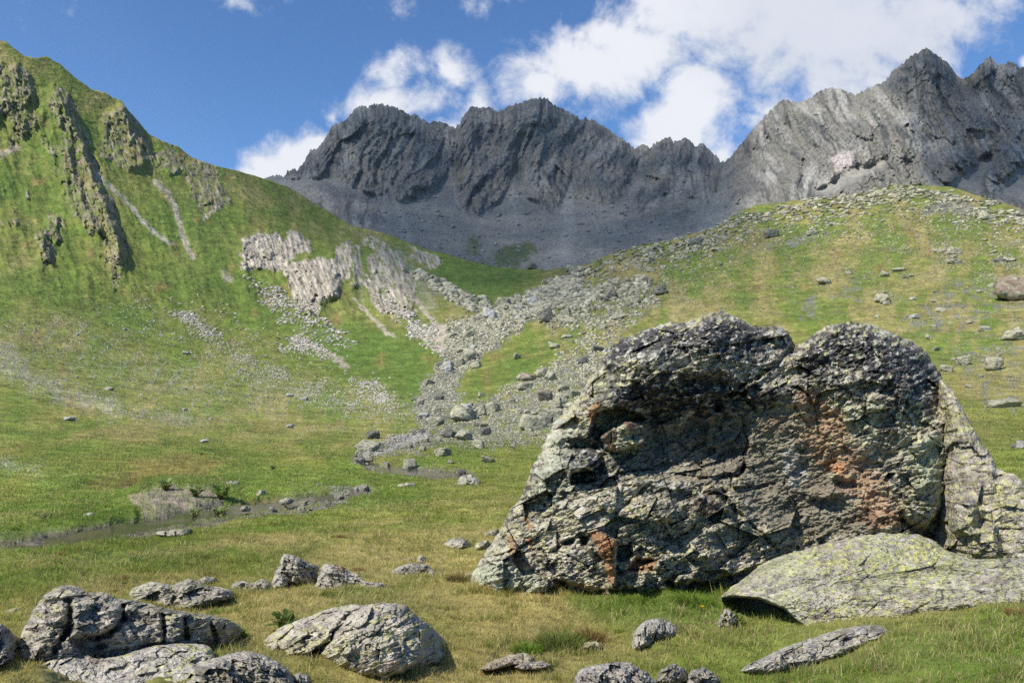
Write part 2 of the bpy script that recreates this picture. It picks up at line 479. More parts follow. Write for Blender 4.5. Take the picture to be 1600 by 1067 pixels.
def rib(pts, wl, wr, hgt, jag=5.0):
    """a rock rib: gentle on its left, steep on its right"""
    global dd
    p = np.asarray(pts, float); pad = wl + 25
    s = (U > p[:, 0].min() - pad) & (U < p[:, 0].max() + pad) & (Y > p[:, 1].min() - pad) & (Y < p[:, 1].max() + pad)
    d, side, al = line_d(U[s], Y[s], p)
    sd = d * side + jag * fb2(U[s] / 16.0, Y[s] / 26.0, 3, int(p[0, 0]) + 3)
    prof = np.where(sd < 0, np.clip(1 + sd / wl, 0, 1) ** 1.3, np.clip(1 - sd / wr, 0, 1))
    amp = .66 * hgt * sst(0, .12, al) * sst(1.0, .82, al) * (d < pad)
    dd[s] += prof * amp
    return s, sd, al
RIBS = [([(78, 128), (92, 150), (108, 185), (122, 215), (132, 245), (150, 290), (172, 345), (186, 395), (188, 448)], 60, 13, 26),
        ([(100, 215), (110, 260), (128, 310), (145, 350), (158, 380)], 40, 9, 12),
        ([(186, 160), (195, 180), (207, 215), (215, 240), (232, 268)], 34, 17, 24),
        ([(255, 232), (268, 250), (276, 275)], 30, 10, 10),
        ([(20, 98), (36, 118), (48, 150), (52, 170)], 30, 8, 9),
        ([(60, 362), (68, 385), (76, 412)], 22, 13, 14),
        ([(92, 335), (84, 360), (96, 380)], 22, 8, 7),
        ([(515, 402), (516, 430), (524, 470)], 36, 11, 17),
        ([(545, 380), (552, 410), (556, 455)], 22, 13, 17),
        ([(588, 385), (606, 420), (622, 452), (640, 485)], 42, 15, 16),
        ([(560, 372), (590, 385), (615, 402), (650, 470)], 20, 9, 7),
        ([(300, 246), (320, 300), (345, 340)], 60, 26, 6)]
for a in RIBS:
    s, sd, al = rib(*a)
    m = np.where(sd > -.35 * a[1], 1, 0) * (sd < a[2] + 2) * sst(0, .1, al) * sst(1, .85, al)
    rock[s] = np.maximum(rock[s], .62 * m * sst(-.25, .3, fb2(U[s] / 9.0, Y[s] / 16.0, 3, 8) + .25 + .4 * (sd > -4)))

CLIFFS = [([(378, 372), (395, 362), (420, 360), (445, 368), (462, 352), (482, 374), (486, 392), (462, 396), (448, 420), (420, 424), (400, 420), (376, 424)], 1.0, 8),
          ([(452, 410), (480, 400), (505, 405), (520, 400), (540, 420), (528, 462), (505, 470), (500, 488), (470, 488), (462, 470), (450, 445), (440, 430)], 1.0, 16),
          ([(525, 385), (545, 375), (556, 400), (552, 430), (532, 440), (522, 420)], .7, 8),
          ([(572, 400), (592, 396), (612, 425), (634, 455), (652, 488), (640, 500), (618, 496), (596, 492), (574, 470), (570, 430)], .85, 10),
          ([(580, 372), (600, 378), (618, 400), (640, 430), (655, 470), (642, 478), (620, 440), (598, 408)], .6, 5),
          ([(640, 385), (668, 388), (688, 400), (688, 426), (665, 420), (640, 405)], .65, 3),
          ([(0, 95), (22, 100), (38, 125), (40, 160), (48, 190), (36, 215), (20, 205), (8, 180), (-20, 190), (-30, 110)], .55, 6),
          ([(30, 185), (55, 170), (62, 190), (45, 215), (28, 222), (16, 232), (12, 215)], .55, 3),
          ([(85, 130), (100, 142), (122, 190), (130, 215), (118, 210), (95, 170), (80, 160)], .75, 8),
          ([(155, 180), (176, 172), (190, 165), (202, 200), (208, 235), (212, 262), (196, 268), (172, 255), (150, 250), (160, 215)], .55, 7),
          ([(188, 160), (206, 182), (222, 208), (230, 222), (216, 235), (204, 215), (194, 190)], .9, 10),
          ([(238, 236), (262, 238), (290, 246), (282, 262), (255, 268), (240, 255)], .55, 4),
          ([(96, 262), (112, 280), (125, 320), (134, 350), (115, 345), (100, 310)], .5, 4),
          ([(62, 205), (85, 225), (92, 250), (80, 262), (62, 232)], .4, 2),
          ([(74, 335), (98, 330), (100, 355), (84, 372), (72, 360)], .5, 4),
          ([(58, 358), (74, 360), (80, 412), (66, 418), (62, 385)], .8, 6),
          ([(168, 398), (190, 392), (190, 448), (178, 452), (170, 420)], .55, 5),
          ([(-40, 336), (0, 340), (30, 345), (22, 352), (-40, 354)], .6, 3),
          ([(312, 305), (330, 295), (346, 306), (328, 318)], .4, 2)]
for poly, wt, amp in CLIFFS:
    pm = pmask(U, Y, poly, 5, 8, 18, int(poly[0][0] + 50) % 91)
    rock = np.maximum(rock, (wt * .82 if wt > .7 else wt) * pm)
    dd += amp * .55 * pmask(U, Y, poly, 9, 5, 18, 7)
crag = np.clip(rock * 1.3, 0, 1)
dd += crag * (4.5 * facets(fx / 9.0, fl / 20.0, 3, 1, .6) + 3.2 * facets(fx / 4.5, fl / 7.0, 4, 1, .5) + 2.6 * fb2(U / 3.4, Y / 4.0, 3, 5, .7))
# speckled ribs: bits of rock breaking through the turf on the steep part
br = sst(.34, .62, fb2(fx / 20.0, fl / 45.0, 5, 21, .62) + .18 * sst(330, 150, Y + .0 * U) - .1) * hillw * up * sst(330, 240, U)
rock = np.maximum(rock, br * .75)
dd += br * 2.5

# ---------------------------------------------------------------- bare trails, scree runs, dirt
def trail(pts, wd, wt, kind='bare', jag=3):
    global bare, shale
    m = wt * lmask(U, Y, pts, wd, wd * .8, jag * 1.3, 9, int(pts[0][0]) % 50)
    m = m * (.45 + .55 * sst(-.35, .15, fb2(U / 9.0, Y / 7.0, 3, int(pts[0][0]) % 40)))
    if kind == 'bare': bare = np.maximum(bare, m)
    else: shale = np.maximum(shale, m)
trail([(150, 268), (165, 288), (186, 302), (204, 322), (222, 345), (240, 362), (266, 380)], 3.5, .9, 'shale')
trail([(200, 318), (222, 345), (240, 362), (266, 380)], 2.2, 1.0)
trail([(243, 284), (262, 302), (274, 325), (280, 345), (285, 365), (300, 402)], 4, .95)
trail([(317, 345), (330, 330), (343, 322)], 2, .8)
trail([(-20, 246), (5, 240), (28, 230)], 3.5, .9)
trail([(348, 425), (358, 436)], 4, .8)
trail([(412, 470), (424, 476)], 4, .6)
trail([(555, 470), (566, 480), (585, 500), (604, 520), (618, 526)], 2.8, .95)
trail([(460, 528), (480, 540), (510, 552), (540, 570)], 4.5, .8)
trail([(600, 395), (615, 425), (632, 448), (650, 470), (668, 490), (678, 505)], 3.5, .9)
trail([(625, 395), (640, 420), (655, 445), (672, 480)], 9, .55, 'shale', 5)
trail([(635, 425), (665, 442), (690, 458), (715, 472), (745, 484)], 5, .7, 'shale', 4)
trail([(562, 400), (566, 470)], 3, .4, 'shale')
bare = np.maximum(bare, .95 * pmask(U, Y, [(650, 522), (668, 518), (682, 505), (700, 508), (708, 525), (704, 533), (684, 535), (662, 533)], 3, 2, 8))
bare = np.maximum(bare, .95 * pmask(U, Y, [(668, 540), (690, 536), (705, 545), (700, 558), (688, 552)], 3, 2, 8))
shale = np.maximum(shale, .7 * pmask(U, Y, [(272, 490), (290, 488), (330, 512), (310, 512)], 4, 5, 9))
# pale stony bands at the hill foot (the stones themselves are objects)
STONY = [([(-40, 505), (30, 545), (70, 580), (120, 600), (200, 630), (330, 650), (320, 668), (200, 660), (90, 630), (0, 590), (-40, 570)], .5),
         ([(-40, 500), (100, 500), (250, 560), (340, 600), (480, 620), (420, 650), (250, 640), (60, 575)], .22),
         ([(330, 555), (400, 575), (480, 600), (560, 625), (640, 645), (600, 655), (470, 630), (390, 605)], .35),
         ([(-30, 716), (20, 722), (62, 727), (60, 736), (0, 728)], .8)]
gravel = np.zeros_like(A_D)
for poly, wt in STONY:
    gravel = np.maximum(gravel, wt * pmask(U, Y, poly, 22, 14, 30, 6))
# rockfall strip and right-hand boulder slope
FALL = [([(704, 505), (775, 480), (850, 455), (892, 428), (912, 428), (895, 462), (845, 488), (795, 525), (755, 552), (718, 592), (703, 640), (655, 668), (642, 630), (680, 585), (697, 545)], 1.0),
        ([(655, 668), (710, 612), (760, 622), (820, 590), (880, 560), (935, 535), (940, 610), (890, 660), (860, 690), (770, 702), (690, 697), (610, 714), (550, 716), (562, 700), (600, 682)], .62),
        ([(850, 500), (900, 455), (1000, 440), (1010, 440), (1030, 470), (990, 505), (930, 560), (870, 560)], .3),
        ([(640, 425), (690, 445), (745, 470), (770, 480), (745, 492), (700, 466)], .6)]
fall = np.zeros_like(A_D)
for poly, wt in FALL:
    fall = np.maximum(fall, wt * pmask(U, Y, poly, 9, 10, 22, 11))
fall *= 1 - .85 * pmask(U, Y, [(718, 630), (760, 570), (800, 545), (880, 510), (930, 515), (860, 560), (800, 595), (750, 625)], 10, 6, 18)
PALE = [([(1130, 350), (1170, 325), (1260, 316), (1330, 310), (1370, 300), (1340, 318), (1230, 330), (1160, 352)], .25),
        ([(1180, 388), (1240, 372), (1300, 360), (1290, 368), (1230, 386)], .6),
        ([(1430, 330), (1460, 315), (1500, 304), (1516, 316), (1545, 335), (1500, 332), (1460, 336)], .75),
        ([(1575, 325), (1600, 330), (1610, 352), (1585, 345)], .8),
        ([(1250, 500), (1266, 460), (1276, 460), (1270, 490)], .6),
        ([(1300, 470), (1330, 440), (1360, 430), (1340, 470)], .35),
        ([(1400, 520), (1480, 440), (1600, 430), (1600, 480), (1500, 520)], .3),
        ([(1480, 545), (1600, 530), (1620, 640), (1530, 640)], .3)]
for poly, wt in PALE:
    fall = np.maximum(fall, wt * pmask(U, Y, poly, 7, 9, 16, 13))

# ---------------------------------------------------------------- right slope: soft folds
rightw = pmask(U, Y, [(860, 440), (1150, 330), (1400, 270), (2500, 280), (2500, 620), (1500, 600), (1000, 620), (800, 560)], 50)
fr = U * .5 + Y * .87
dd += rightw * (4.5 * fb2(U / 190.0, Y / 50.0, 3, 31) + 2.0 * fb2(U / 50.0, Y / 16.0, 3, 33)) * (A_D / 200.0)
# the second fold line behind which the ground dips
d_, sd_, al_ = line_d(U, Y, [(880, 478), (1000, 432), (1120, 400), (1230, 376), (1330, 358), (1430, 348), (1540, 342), (1700, 360)])
dd += 6.0 * np.exp(-(d_ / 22.0) ** 2) * sst(0, .1, al_) * sst(1.0, .8, al_) * np.where(sd_ * 1 < 0, 1, 1)
dd += np.clip(fall, 0, 1) * (.012 * A_D) * facets(U / 7.0, Y / 4.0, 23, .8, .5)

A_D2 = A_D - dd * np.clip(A_D / 60.0, 0, 1)
P = unproject(U, Y, A_D2)
# uneven turf close by: hummocks and hollows
X_, Y_ = P[..., 0], P[..., 1]
near = sst(70, 25, A_D)
bump = near * (.10 * fb2(X_ / 2.3, Y_ / 2.3, 3, 41) + .035 * fb2(X_ / .5, Y_ / .5, 3, 43) + .012 * fb2(X_ / .12, Y_ / .12, 2, 44))
bump += sst(20, 60, A_D) * sst(180, 80, A_D) * (.22 * fb2(X_ / 6.0, Y_ / 6.0, 4, 45))
# ---------------------------------------------------------------- streams: carved channels
STREAM1 = [(-160, 868), (-40, 852), (60, 840), (150, 829), (215, 820), (270, 809), (330, 799), (390, 790), (440, 783), (500, 777), (540, 770), (575, 765)]
STREAM2 = [(735, 741), (690, 739), (640, 736), (600, 731), (575, 724), (562, 716), (580, 706), (610, 697), (640, 688), (660, 676)]
STREAM3 = [(-160, 862), (0, 850), (110, 840), (230, 829), (330, 813), (400, 803), (470, 796), (540, 783)]
st1 = lmask(U, Y, STREAM1, 7, 5, 2.0, 25); st2 = lmask(U, Y, STREAM2, 5.5, 4, 1.5, 18)
st3 = lmask(U, Y, STREAM3, 4.0, 3.0, 2.5, 20) * .8
chan = np.maximum(st1, st2)
bump -= .13 * chan + .05 * st3
# the cut bank of bare earth beyond the near stream
bk = pmask(U, Y, [(190, 795), (225, 768), (290, 762), (345, 766), (375, 778), (350, 792), (290, 804), (230, 812)], 10)
bump += .20 * pmask(U, Y, [(170, 792), (225, 760), (300, 752), (370, 764), (372, 780), (300, 790), (220, 800)], 16)
bankl = lmask(U, Y, [(-160, 846), (0, 832), (100, 823), (205, 810)], 9, 5, 1, 24)
bump += .07 * bankl
bare = np.maximum(bare, .95 * pmask(U, Y, [(205, 790), (235, 775), (300, 772), (350, 776), (345, 792), (300, 798), (250, 808), (220, 806)], 5, 8, 16, 3))
grit = np.maximum(np.maximum(chan, st3), .5 * pmask(U, Y, [(380, 800), (440, 775), (540, 762), (575, 765), (540, 785), (450, 805)], 6, 8, 20))
P[..., 2] += bump

# ---------------------------------------------------------------- colour of the ground (albedo)
def turf_albedo(x, y, d, dry, lus):
    """patchwork of alpine turf: green, olive, straw and rust, by world position"""
    a = fb2(x / 5.5, y / 8.5, 4, 51); b = fb2(x / 1.3, y / 2.0, 4, 53); c = fb2(x / 22.0, y / 30.0, 3, 55)
    g = np.zeros(x.shape + (3,)); g[:] = (0.188, 0.204, 0.046)
    g = mixc(g, (0.145, 0.195, 0.036), sst(-.1, .55, a + .5 * b))
    g = mixc(g, (0.300, 0.258, 0.095), sst(.0, .6, -a * .7 - b * .5 + dry - .15))
    g = mixc(g, (0.098, 0.165, 0.028), np.clip(lus + sst(.25, .7, c + .5 * b) * .35, 0, 1))
    g = mixc(g, (0.245, 0.170, 0.065), sst(.38, .75, fb2(x / 3.0, y / 4.5, 4, 57) + dry * .25) * .55)
    return g
far = sst(30, 160, A_D)
sc_ = np.maximum(A_D / 18.0, 1.0) ** .75
dry = np.zeros_like(A_D) + .12
dry += .35 * pmask(U, Y, [(-900, 640), (300, 650), (640, 660), (620, 700), (-900, 690)], 30) + .4 * pmask(U, Y, [(1200, 1200), (1250, 960), (1400, 900), (1700, 900), (1700, 1300)], 40)
dry += .22 * pmask(U, Y, [(430, 870), (760, 880), (830, 930), (1130, 1000), (900, 1200), (300, 1200), (380, 930)], 40)
dry += .35 * pmask(U, Y, [(400, 275), (560, 350), (600, 370), (540, 380), (400, 330), (300, 250)], 20) + .26 * rightw
lushm = .75 * pmask(U, Y, [(230, 300), (300, 290), (380, 330), (360, 420), (480, 500), (420, 520), (250, 470), (200, 420), (280, 400)], 45)
lushm = np.maximum(lushm, .28 * hillw)
lushm = np.maximum(lushm, .7 * pmask(U, Y, [(-900, 400), (60, 420), (200, 470), (330, 540), (200, 530), (40, 470), (-900, 470)], 30))
lushm = np.maximum(lushm, .85 * pmask(U, Y, [(480, 500), (600, 500), (690, 565), (650, 640), (560, 590), (480, 550)], 30))
lushm = np.maximum(lushm, .8 * pmask(U, Y, [(610, 370), (690, 400), (840, 425), (810, 470), (740, 478), (660, 430)], 20))
lushm = np.maximum(lushm, .6 * pmask(U, Y, [(-900, 845), (0, 822), (190, 800), (205, 815), (100, 835), (0, 845), (-900, 880)], 10))
lushm = np.maximum(lushm, .5 * pmask(U, Y, [(720, 620), (780, 560), (900, 520), (850, 570), (760, 625)], 12))
lushm = np.maximum(lushm, .6 * pmask(U, Y, [(880, 945), (1000, 935), (1130, 945), (1130, 975), (1000, 975), (900, 960)], 14))
lushm = np.maximum(lushm, .5 * pmask(U, Y, [(1290, 900), (1420, 1010), (1600, 1010), (1600, 1067), (1450, 1067)], 30))
gx, gyy = P[..., 0] / sc_, P[..., 1] / sc_
C_A = turf_albedo(gx, gyy, A_D, dry, lushm)
C_A = C_A + (turf_albedo(U / 13.0 + 40, Y / 8.0, A_D, dry * .8, lushm) - C_A) * sst(35, 90, A_D)[..., None]
# large hillside mottling at picture scale of the turf: terracettes and darker heath
heath = sst(.15, .6, fb2(fx / 28.0, fl / 50.0, 5, 61, .6)) * hillw
C_A = mixc(C_A, (0.105, 0.108, 0.035), .32 * heath)
C_A = mixc(C_A, (0.185, 0.165, 0.07), .5 * sst(.2, .7, fb2(U / 60.0, Y / 14.0, 4, 63)) * rightw)
C_A = C_A * np.clip(1 + (.42 * fb2(U / 3.4, Y / 2.0, 3, 65, .7) + .26 * fb2(U / 11.0, Y / 5.0, 3, 66)) * far, .35, 1.8)[..., None]
C_A = mixc(C_A, (0.075, 0.085, 0.028), .28 * sst(.28, .6, fb2(U / 7.0, Y / 4.0, 4, 68, .65)) * far)
rk = np.clip(1.05 + 1.0 * fb2(fx / 4.0, fl / 18.0, 4, 67, .6), .22, 1.8)
pale = pmask(U, Y, [(360, 340), (700, 340), (720, 520), (360, 520)], 30)
rcol = lerp(np.array([.235, .205, .14]), np.array([.39, .345, .275]), np.clip(pale, 0, 1)[..., None]) * rk[..., None]
rock_eff = np.clip(sst(.3, .75, rock * 1.05 + (.60 * fb2(fx / 6.0, fl / 9.0, 5, 69, .7) - .06) * sst(.03, .3, rock)), 0, 1)
C_A = C_A + (rcol - C_A) * rock_eff[..., None]
bn = np.clip(bare * 1.2 + .3 * fb2(U / 4.0, Y / 3.0, 3, 71) * (bare > .02), 0, 1)
C_A = mixc(C_A, (0.42, 0.36, 0.28), bn * (1 - .8 * bk))
soil = np.zeros_like(C_A); soil[:] = (.27, .22, .165); soil *= (1 + .9 * fb2(U / 4.0, Y / 2.5, 4, 72, .6))[..., None]
C_A = C_A + (soil - C_A) * (np.clip(bn * bk * 1.3, 0, 1) * (.45 + .55 * sst(-.2, .3, fb2(U / 12.0, Y / 7.0, 3, 74))))[..., None]
C_A = mixc(C_A, (.09, .065, .04), .85 * lmask(U, Y, [(222, 772), (250, 766), (290, 764), (330, 768), (352, 776)], 3.5, 3, 3, 12))
C_A = mixc(C_A, (0.33, 0.31, 0.27), np.clip(shale * (.75 + .9 * fb2(U / 3.5, Y / 3.5, 3, 73)), 0, 1))
fallc = np.zeros_like(C_A); fallc[:] = (0.19, 0.19, 0.145)
fallc *= (1 + .7 * fb2(U / 3.0, Y / 2.2, 3, 75))[..., None]
fm = np.clip(sst(.2, .75, fall + .75 * fb2(U / 15.0, Y / 9.0, 4, 77) * (fall > .02)), 0, 1)
C_A = C_A + (fallc - C_A) * fm[..., None]
gm = sst(.45, .8, fb2(U / 2.6, Y / 1.7, 3, 79) * .7 + gravel * 1.1)
C_A = mixc(C_A, (0.36, 0.35, 0.30), gm * .8 * (gravel > .03))
gcol = np.zeros_like(C_A); gcol[:] = (0.12, 0.105, 0.08); gcol *= (1 + .6 * fb2(X_ * 3, Y_ * 3, 3, 81))[..., None]
C_A = C_A + (gcol - C_A) * np.clip(grit * 1.1, 0, 1)[..., None]
# rusty patches by the near stream
rust = pmask(U, Y, [(375, 785), (420, 778), (450, 784), (400, 792)], 5, 4, 10) * .8
C_A = mixc(C_A, (0.22, 0.10, 0.05), rust)

C_A *= lerp(1.0, .95, sst(60, 200, A_D))[..., None]
# back side of every crest: the ground drops away behind it
back = []
bcol = []
nrm_d = A_D2[-1]
for k in range(1, NB + 1):
    f = k / NB
    dk = nrm_d + 160 * f ** 1.2 + 4 * k
    zk = P[-1, :, 2] - (60 * f ** 1.4 + 2 * k * .4) - 2.5 * k * sst(0, 1, f)
    back.append(np.stack([P[-1, :, 0] / P[-1, :, 1] * dk, dk, zk], -1)); bcol.append(C_A[-1])
PV = np.concatenate([P, np.array(back)], 0); CV = np.concatenate([C_A, np.array(bcol)], 0)
nr, nc = PV.shape[:2]
M_ground = tint_mat('turf_and_rock', (7.0, .9, .12), .5, .22)
me = mesh_np('ground', PV.reshape(-1, 3), grid_faces(nr, nc)[:, ::-1], M_ground, CV.reshape(-1, 3))
link('ground', me, kind='structure')
# the meadow goes on behind and beside the viewer, a little below the main sheet
gx = np.linspace(-120, 120, 60); gyb = np.linspace(-150, 6, 60)
gX, gY = np.meshgrid(gx, gyb, indexing='ij')
gZ = -2.1 + .3 * fb2(gX / 15, gY / 15, 3, 5) - .25 * sst(-3, 6, gY) + .10 * np.maximum(np.abs(gX) - 20, 0)
gC = turf_albedo(gX, gY, gX * 0, gX * 0 + .1, gX * 0)
link('ground', mesh_np('ground_behind', np.stack([gX, gY, gZ], -1).reshape(-1, 3), grid_faces(60, 60), M_ground, gC.reshape(-1, 3)), kind='structure')

def gpos(u, y):
    """ground point seen at column u, row y of the photograph (arrays)"""
    u = np.atleast_1d(np.asarray(u, float)); y = np.atleast_1d(np.asarray(y, float))
    fc = np.interp(u, ucols, np.arange(len(ucols))); i = np.clip(fc.astype(int), 0, len(ucols) - 2); a = fc - i
    def col(k):
        tq = np.clip((y - YB) / (cresty[k] - YB), 0, 1) * (NR - 1)
        j = np.clip(tq.astype(int), 0, NR - 2); b = (tq - j)[:, None]
        return P[j, k] * (1 - b) + P[j + 1, k] * b
    return col(i) * (1 - a)[:, None] + col(i + 1) * a[:, None]

def gdepth(u, y): return gpos(u, y)[:, 1]

# ---------------------------------------------------------------- stream water
def water(pts, half, lift, n=260):
    p = np.array(pts, float)
    L = np.concatenate([[0], np.cumsum(np.hypot(*np.diff(p, axis=0).T))])
    s = np.linspace(0, L[-1], n); cu_, cy_ = np.interp(s, L, p[:, 0]), np.interp(s, L, p[:, 1])
    tx, ty = np.gradient(cu_), np.gradient(cy_); ln = np.hypot(tx, ty); nx, ny = -ty / ln, tx / ln
    rows = []
    zc = None
    for q in np.linspace(-1, 1, 7):
        rows.append(gpos(cu_ + nx * half * q, cy_ + ny * half * q))
    rows = np.array(rows)
    zc = rows[2:5, :, 2].min(0)
    k = np.ones(15) / 15; zc = np.convolve(np.pad(zc, 7, mode='edge'), k, 'valid') + lift
    rows[:, :, 2] = zc
    return rows
mw, n, b = new_mat('stream_water')
pos = n.node('ShaderNodeNewGeometry').outputs['Position']
q = n.noise(n.v('MULTIPLY', pos, (1, .6, 1)), 2.2, 4, .6)
n.put(b.inputs['Base Color'], n.mix(n.rng(n.noise(pos, .9, 4, .6), .35, .65), (.035, .030, .022), (.085, .070, .05)))
b.inputs['Roughness'].default_value = .09
b.inputs['Specular IOR Level'].default_value = .45
bp = n.node('ShaderNodeBump'); n.put(bp.inputs['Height'], q); n.put(bp.inputs['Distance'], .03); n.put(bp.inputs['Strength'], .35)
n.l.new(bp.outputs[0], b.inputs['Normal'])
for pts, half, lift in ((STREAM1, 7.5, .045), (STREAM2, 6.5, .04)):
    rws = water(pts, half, lift)
    link('water', mesh_np('stream', rws.reshape(-1, 3), grid_faces(7, rws.shape[1]), mw), kind='structure')

# ================================================================== MOUNTAIN RANGE
MC = [(-900, 330), (300, 300), (400, 284), (414, 279), (429, 274), (446, 277), (448, 270), (472, 259), (485, 236), (496, 232), (511, 214), (517, 200), (541, 189), (551, 176),
      (560, 167), (575, 169), (584, 164), (601, 164), (620, 169), (642, 182), (646, 178), (665, 191), (680, 191), (706, 197), (712, 201), (725, 182),
      (736, 168), (749, 171), (762, 169), (781, 174), (800, 165), (822, 159), (839, 153), (856, 156), (871, 169), (890, 176), (905, 184), (927, 188),
      (949, 202), (972, 218), (992, 233), (1003, 227), (1015, 231), (1026, 224), (1046, 215), (1057, 222), (1073, 215), (1087, 229), (1096, 224),
      (1116, 242), (1132, 256), (1145, 242), (1170, 211), (1192, 186), (1210, 166), (1222, 157), (1242, 161), (1260, 158), (1278, 146), (1296, 137),
      (1318, 143), (1336, 150), (1372, 132), (1384, 128), (1395, 112), (1422, 89), (1449, 76), (1462, 87), (1480, 98), (1490, 112), (1503, 125),
      (1521, 116), (1534, 98), (1548, 90), (1561, 103), (1577, 96), (1600, 107), (1640, 95), (1700, 140), (1800, 175), (2000, 230), (2500, 260)]
mx_, my_ = np.array(MC, float).T
muc = np.concatenate([np.linspace(-400, 380, 30)[:-1], np.arange(380, 1680, 1.35), np.linspace(1681, 2200, 40)])
mcy = np.interp(muc, mx_, my_) + sst(405, 440, muc) * (8.0 * (np.abs(fb2(muc / 12.0, muc * 0, 4, 83, .65)) - .28) + 1.6 * facets(muc / 3.6, muc * 0 + .3, 5, 1.5, 1.2))
MR = 300
mt = np.linspace(0, 1, MR)
mbot = np.minimum(np.interp(muc, crx, cry) + 30, 470)
mbot = np.maximum(mbot, mcy + 40)
M_U = np.repeat(muc[None], MR, 0); M_Y = mbot[None] + (mcy - mbot)[None] * mt[:, None]
MCT = [(-400, 330, 1500), (-400, 420, 1000), (200, 300, 1650), (200, 430, 1050), (414, 279, 1780), (470, 260, 1820), (560, 165, 1900), (710, 200, 1930), (840, 153, 1960), (1000, 230, 1900), (1073, 215, 1850), (1132, 256, 1750),
       (1170, 211, 1560), (1222, 157, 1430), (1300, 137, 1340), (1395, 112, 1210), (1449, 76, 1150), (1503, 125, 1150), (1548, 90, 1100), (1640, 95, 1060), (1800, 175, 1000), (2200, 250, 900),
       (500, 290, 1640), (590, 307, 1610), (700, 312, 1630), (740, 336, 1570), (850, 320, 1610), (950, 315, 1570), (1048, 312, 1520), (1120, 300, 1430), (1160, 330, 1150), (1230, 310, 990), (1300, 290, 900), (1400, 280, 820), (1500, 285, 800), (1600, 300, 760),
       (560, 360, 1330), (640, 400, 1170), (740, 415, 1130), (840, 425, 1080), (940, 410, 1100), (1050, 370, 1180), (1110, 352, 1200), (500, 420, 1040), (700, 470, 940), (840, 470, 900), (1000, 440, 980), (1200, 380, 850), (1400, 330, 720), (1600, 370, 640), (2200, 350, 560)]
mc = np.array(MCT, float)
M_D = np.exp(grid_tps(mc[:, :2], np.log(mc[:, 2]), M_U, M_Y, 1e-3))
SCREE = [(380, 268), (430, 272), (446, 279), (475, 278), (511, 277), (549, 292), (590, 307), (612, 315), (657, 311), (676, 307), (690, 285), (703, 255), (712, 290), (718, 322), (736, 334), (749, 336), (774, 322), (796, 285), (808, 250), (816, 285),
         (822, 307), (852, 330), (871, 326), (886, 296), (896, 268), (904, 300), (927, 314), (954, 323), (976, 305), (990, 286), (1001, 268), (1010, 285), (1022, 300), (1048, 310),
         (1080, 310), (1102, 314), (1118, 298), (1131, 258), (1137, 300), (1148, 326), (1170, 330), (1240, 345), (1600, 420)]
sx_, sy_ = np.array(SCREE, float).T
sline = np.interp(M_U, sx_, sy_) + 6 * fb2(M_U / 22.0, M_Y / 30.0, 4, 85)
scree = sst(-5, 5, M_Y - sline)
outcrops = [[(470, 292), (500, 284), (540, 298), (590, 318), (600, 345), (560, 360), (500, 340), (470, 310)], [(985, 306), (1000, 290), (1015, 297), (1036, 312), (1040, 336), (1020, 346), (995, 336)],
            [(1048, 318), (1068, 312), (1078, 330), (1066, 345), (1050, 340)]]
for k, oc in enumerate(outcrops):
    scree = np.minimum(scree, 1 - pmask(M_U, M_Y, oc, 5, 6, 16, k + 2))
for k, sc2 in enumerate([[(1276, 300), (1330, 262), (1385, 250), (1380, 262), (1330, 285), (1290, 306)], [(1478, 300), (1500, 278), (1540, 240), (1556, 236), (1546, 262), (1530, 300)],
                         [(1560, 300), (1590, 260), (1640, 250), (1640, 340)]]):
    scree = np.maximum(scree, pmask(M_U, M_Y, sc2, 6, 5, 16, k + 9))
crag = 1 - scree
cragr = crag * (.25 + .75 * sst(14, -26, M_Y - sline))
fanst = np.zeros_like(M_U); fbest = np.full(M_U.shape, 1e9)
for kf, (au, ay) in enumerate([(540, 270), (612, 285), (705, 270), (804, 270), (894, 280), (997, 262), (1131, 235), (1330, 240)]):
    dy_ = np.maximum(M_Y - ay, 8); an = (M_U - au) / dy_
    closer = np.abs(an) * (1 + .003 * dy_) < fbest
    fbest = np.where(closer, np.abs(an) * (1 + .003 * dy_), fbest)
    fanst = np.where(closer, fb2(an * 2.0 + kf * 9.3, dy_ / 260.0 + kf, 4, 105), fanst)
fanst = fanst + .35 * fb2(M_U / 22.0, M_Y / 26.0, 4, 108)
for _b in range(10):
    _r = np.pad(cragr, 1, mode='edge'); cragr = (_r[1:-1, 1:-1] + _r[:-2, 1:-1] + _r[2:, 1:-1] + _r[1:-1, :-2] + _r[1:-1, 2:]) / 5.0
# relief of the faces: buttresses and gullies down the face, slanting joints, broken facets
right = sst(1120, 1180, M_U)
sl = lerp(.34, -.42, right)
wx = 5 * fb2(M_U / 60.0, M_Y / 60.0, 3, 121) + 2 * fb2(M_U / 17.0, M_Y / 17.0, 2, 123)
wsl = sl + .4 * fb2(M_U / 140.0, M_Y / 160.0, 2, 125)
ga, gb2 = M_U + wsl * (M_Y - 200) + wx, M_Y + wx
ed = sst(0, 26, M_Y - mcy[None]) * .75 + .25
rel = 60 * rid2(ga / 95.0, gb2 / 260.0, 3, 87) + 34 * rid2(ga / 32.0, gb2 / 130.0, 3, 89) + 12 * rid2(ga / 13.0, gb2 / 36.0, 3, 90)
rel += 30 * facets(ga / 28.0, gb2 / 80.0, 6, .7, 1.5) + 13 * facets((M_U - .3 * M_Y) / 11.0, (M_Y + .4 * M_U) / 30.0, 7, 1, .9)
rel += 8 * facets((M_U + .5 * M_Y) / 6.5, (M_Y - .3 * M_U) / 13.0, 8, 1, .6) + 8 * fb2(M_U / 4.0, M_Y / 6.0, 3, 91, .7)
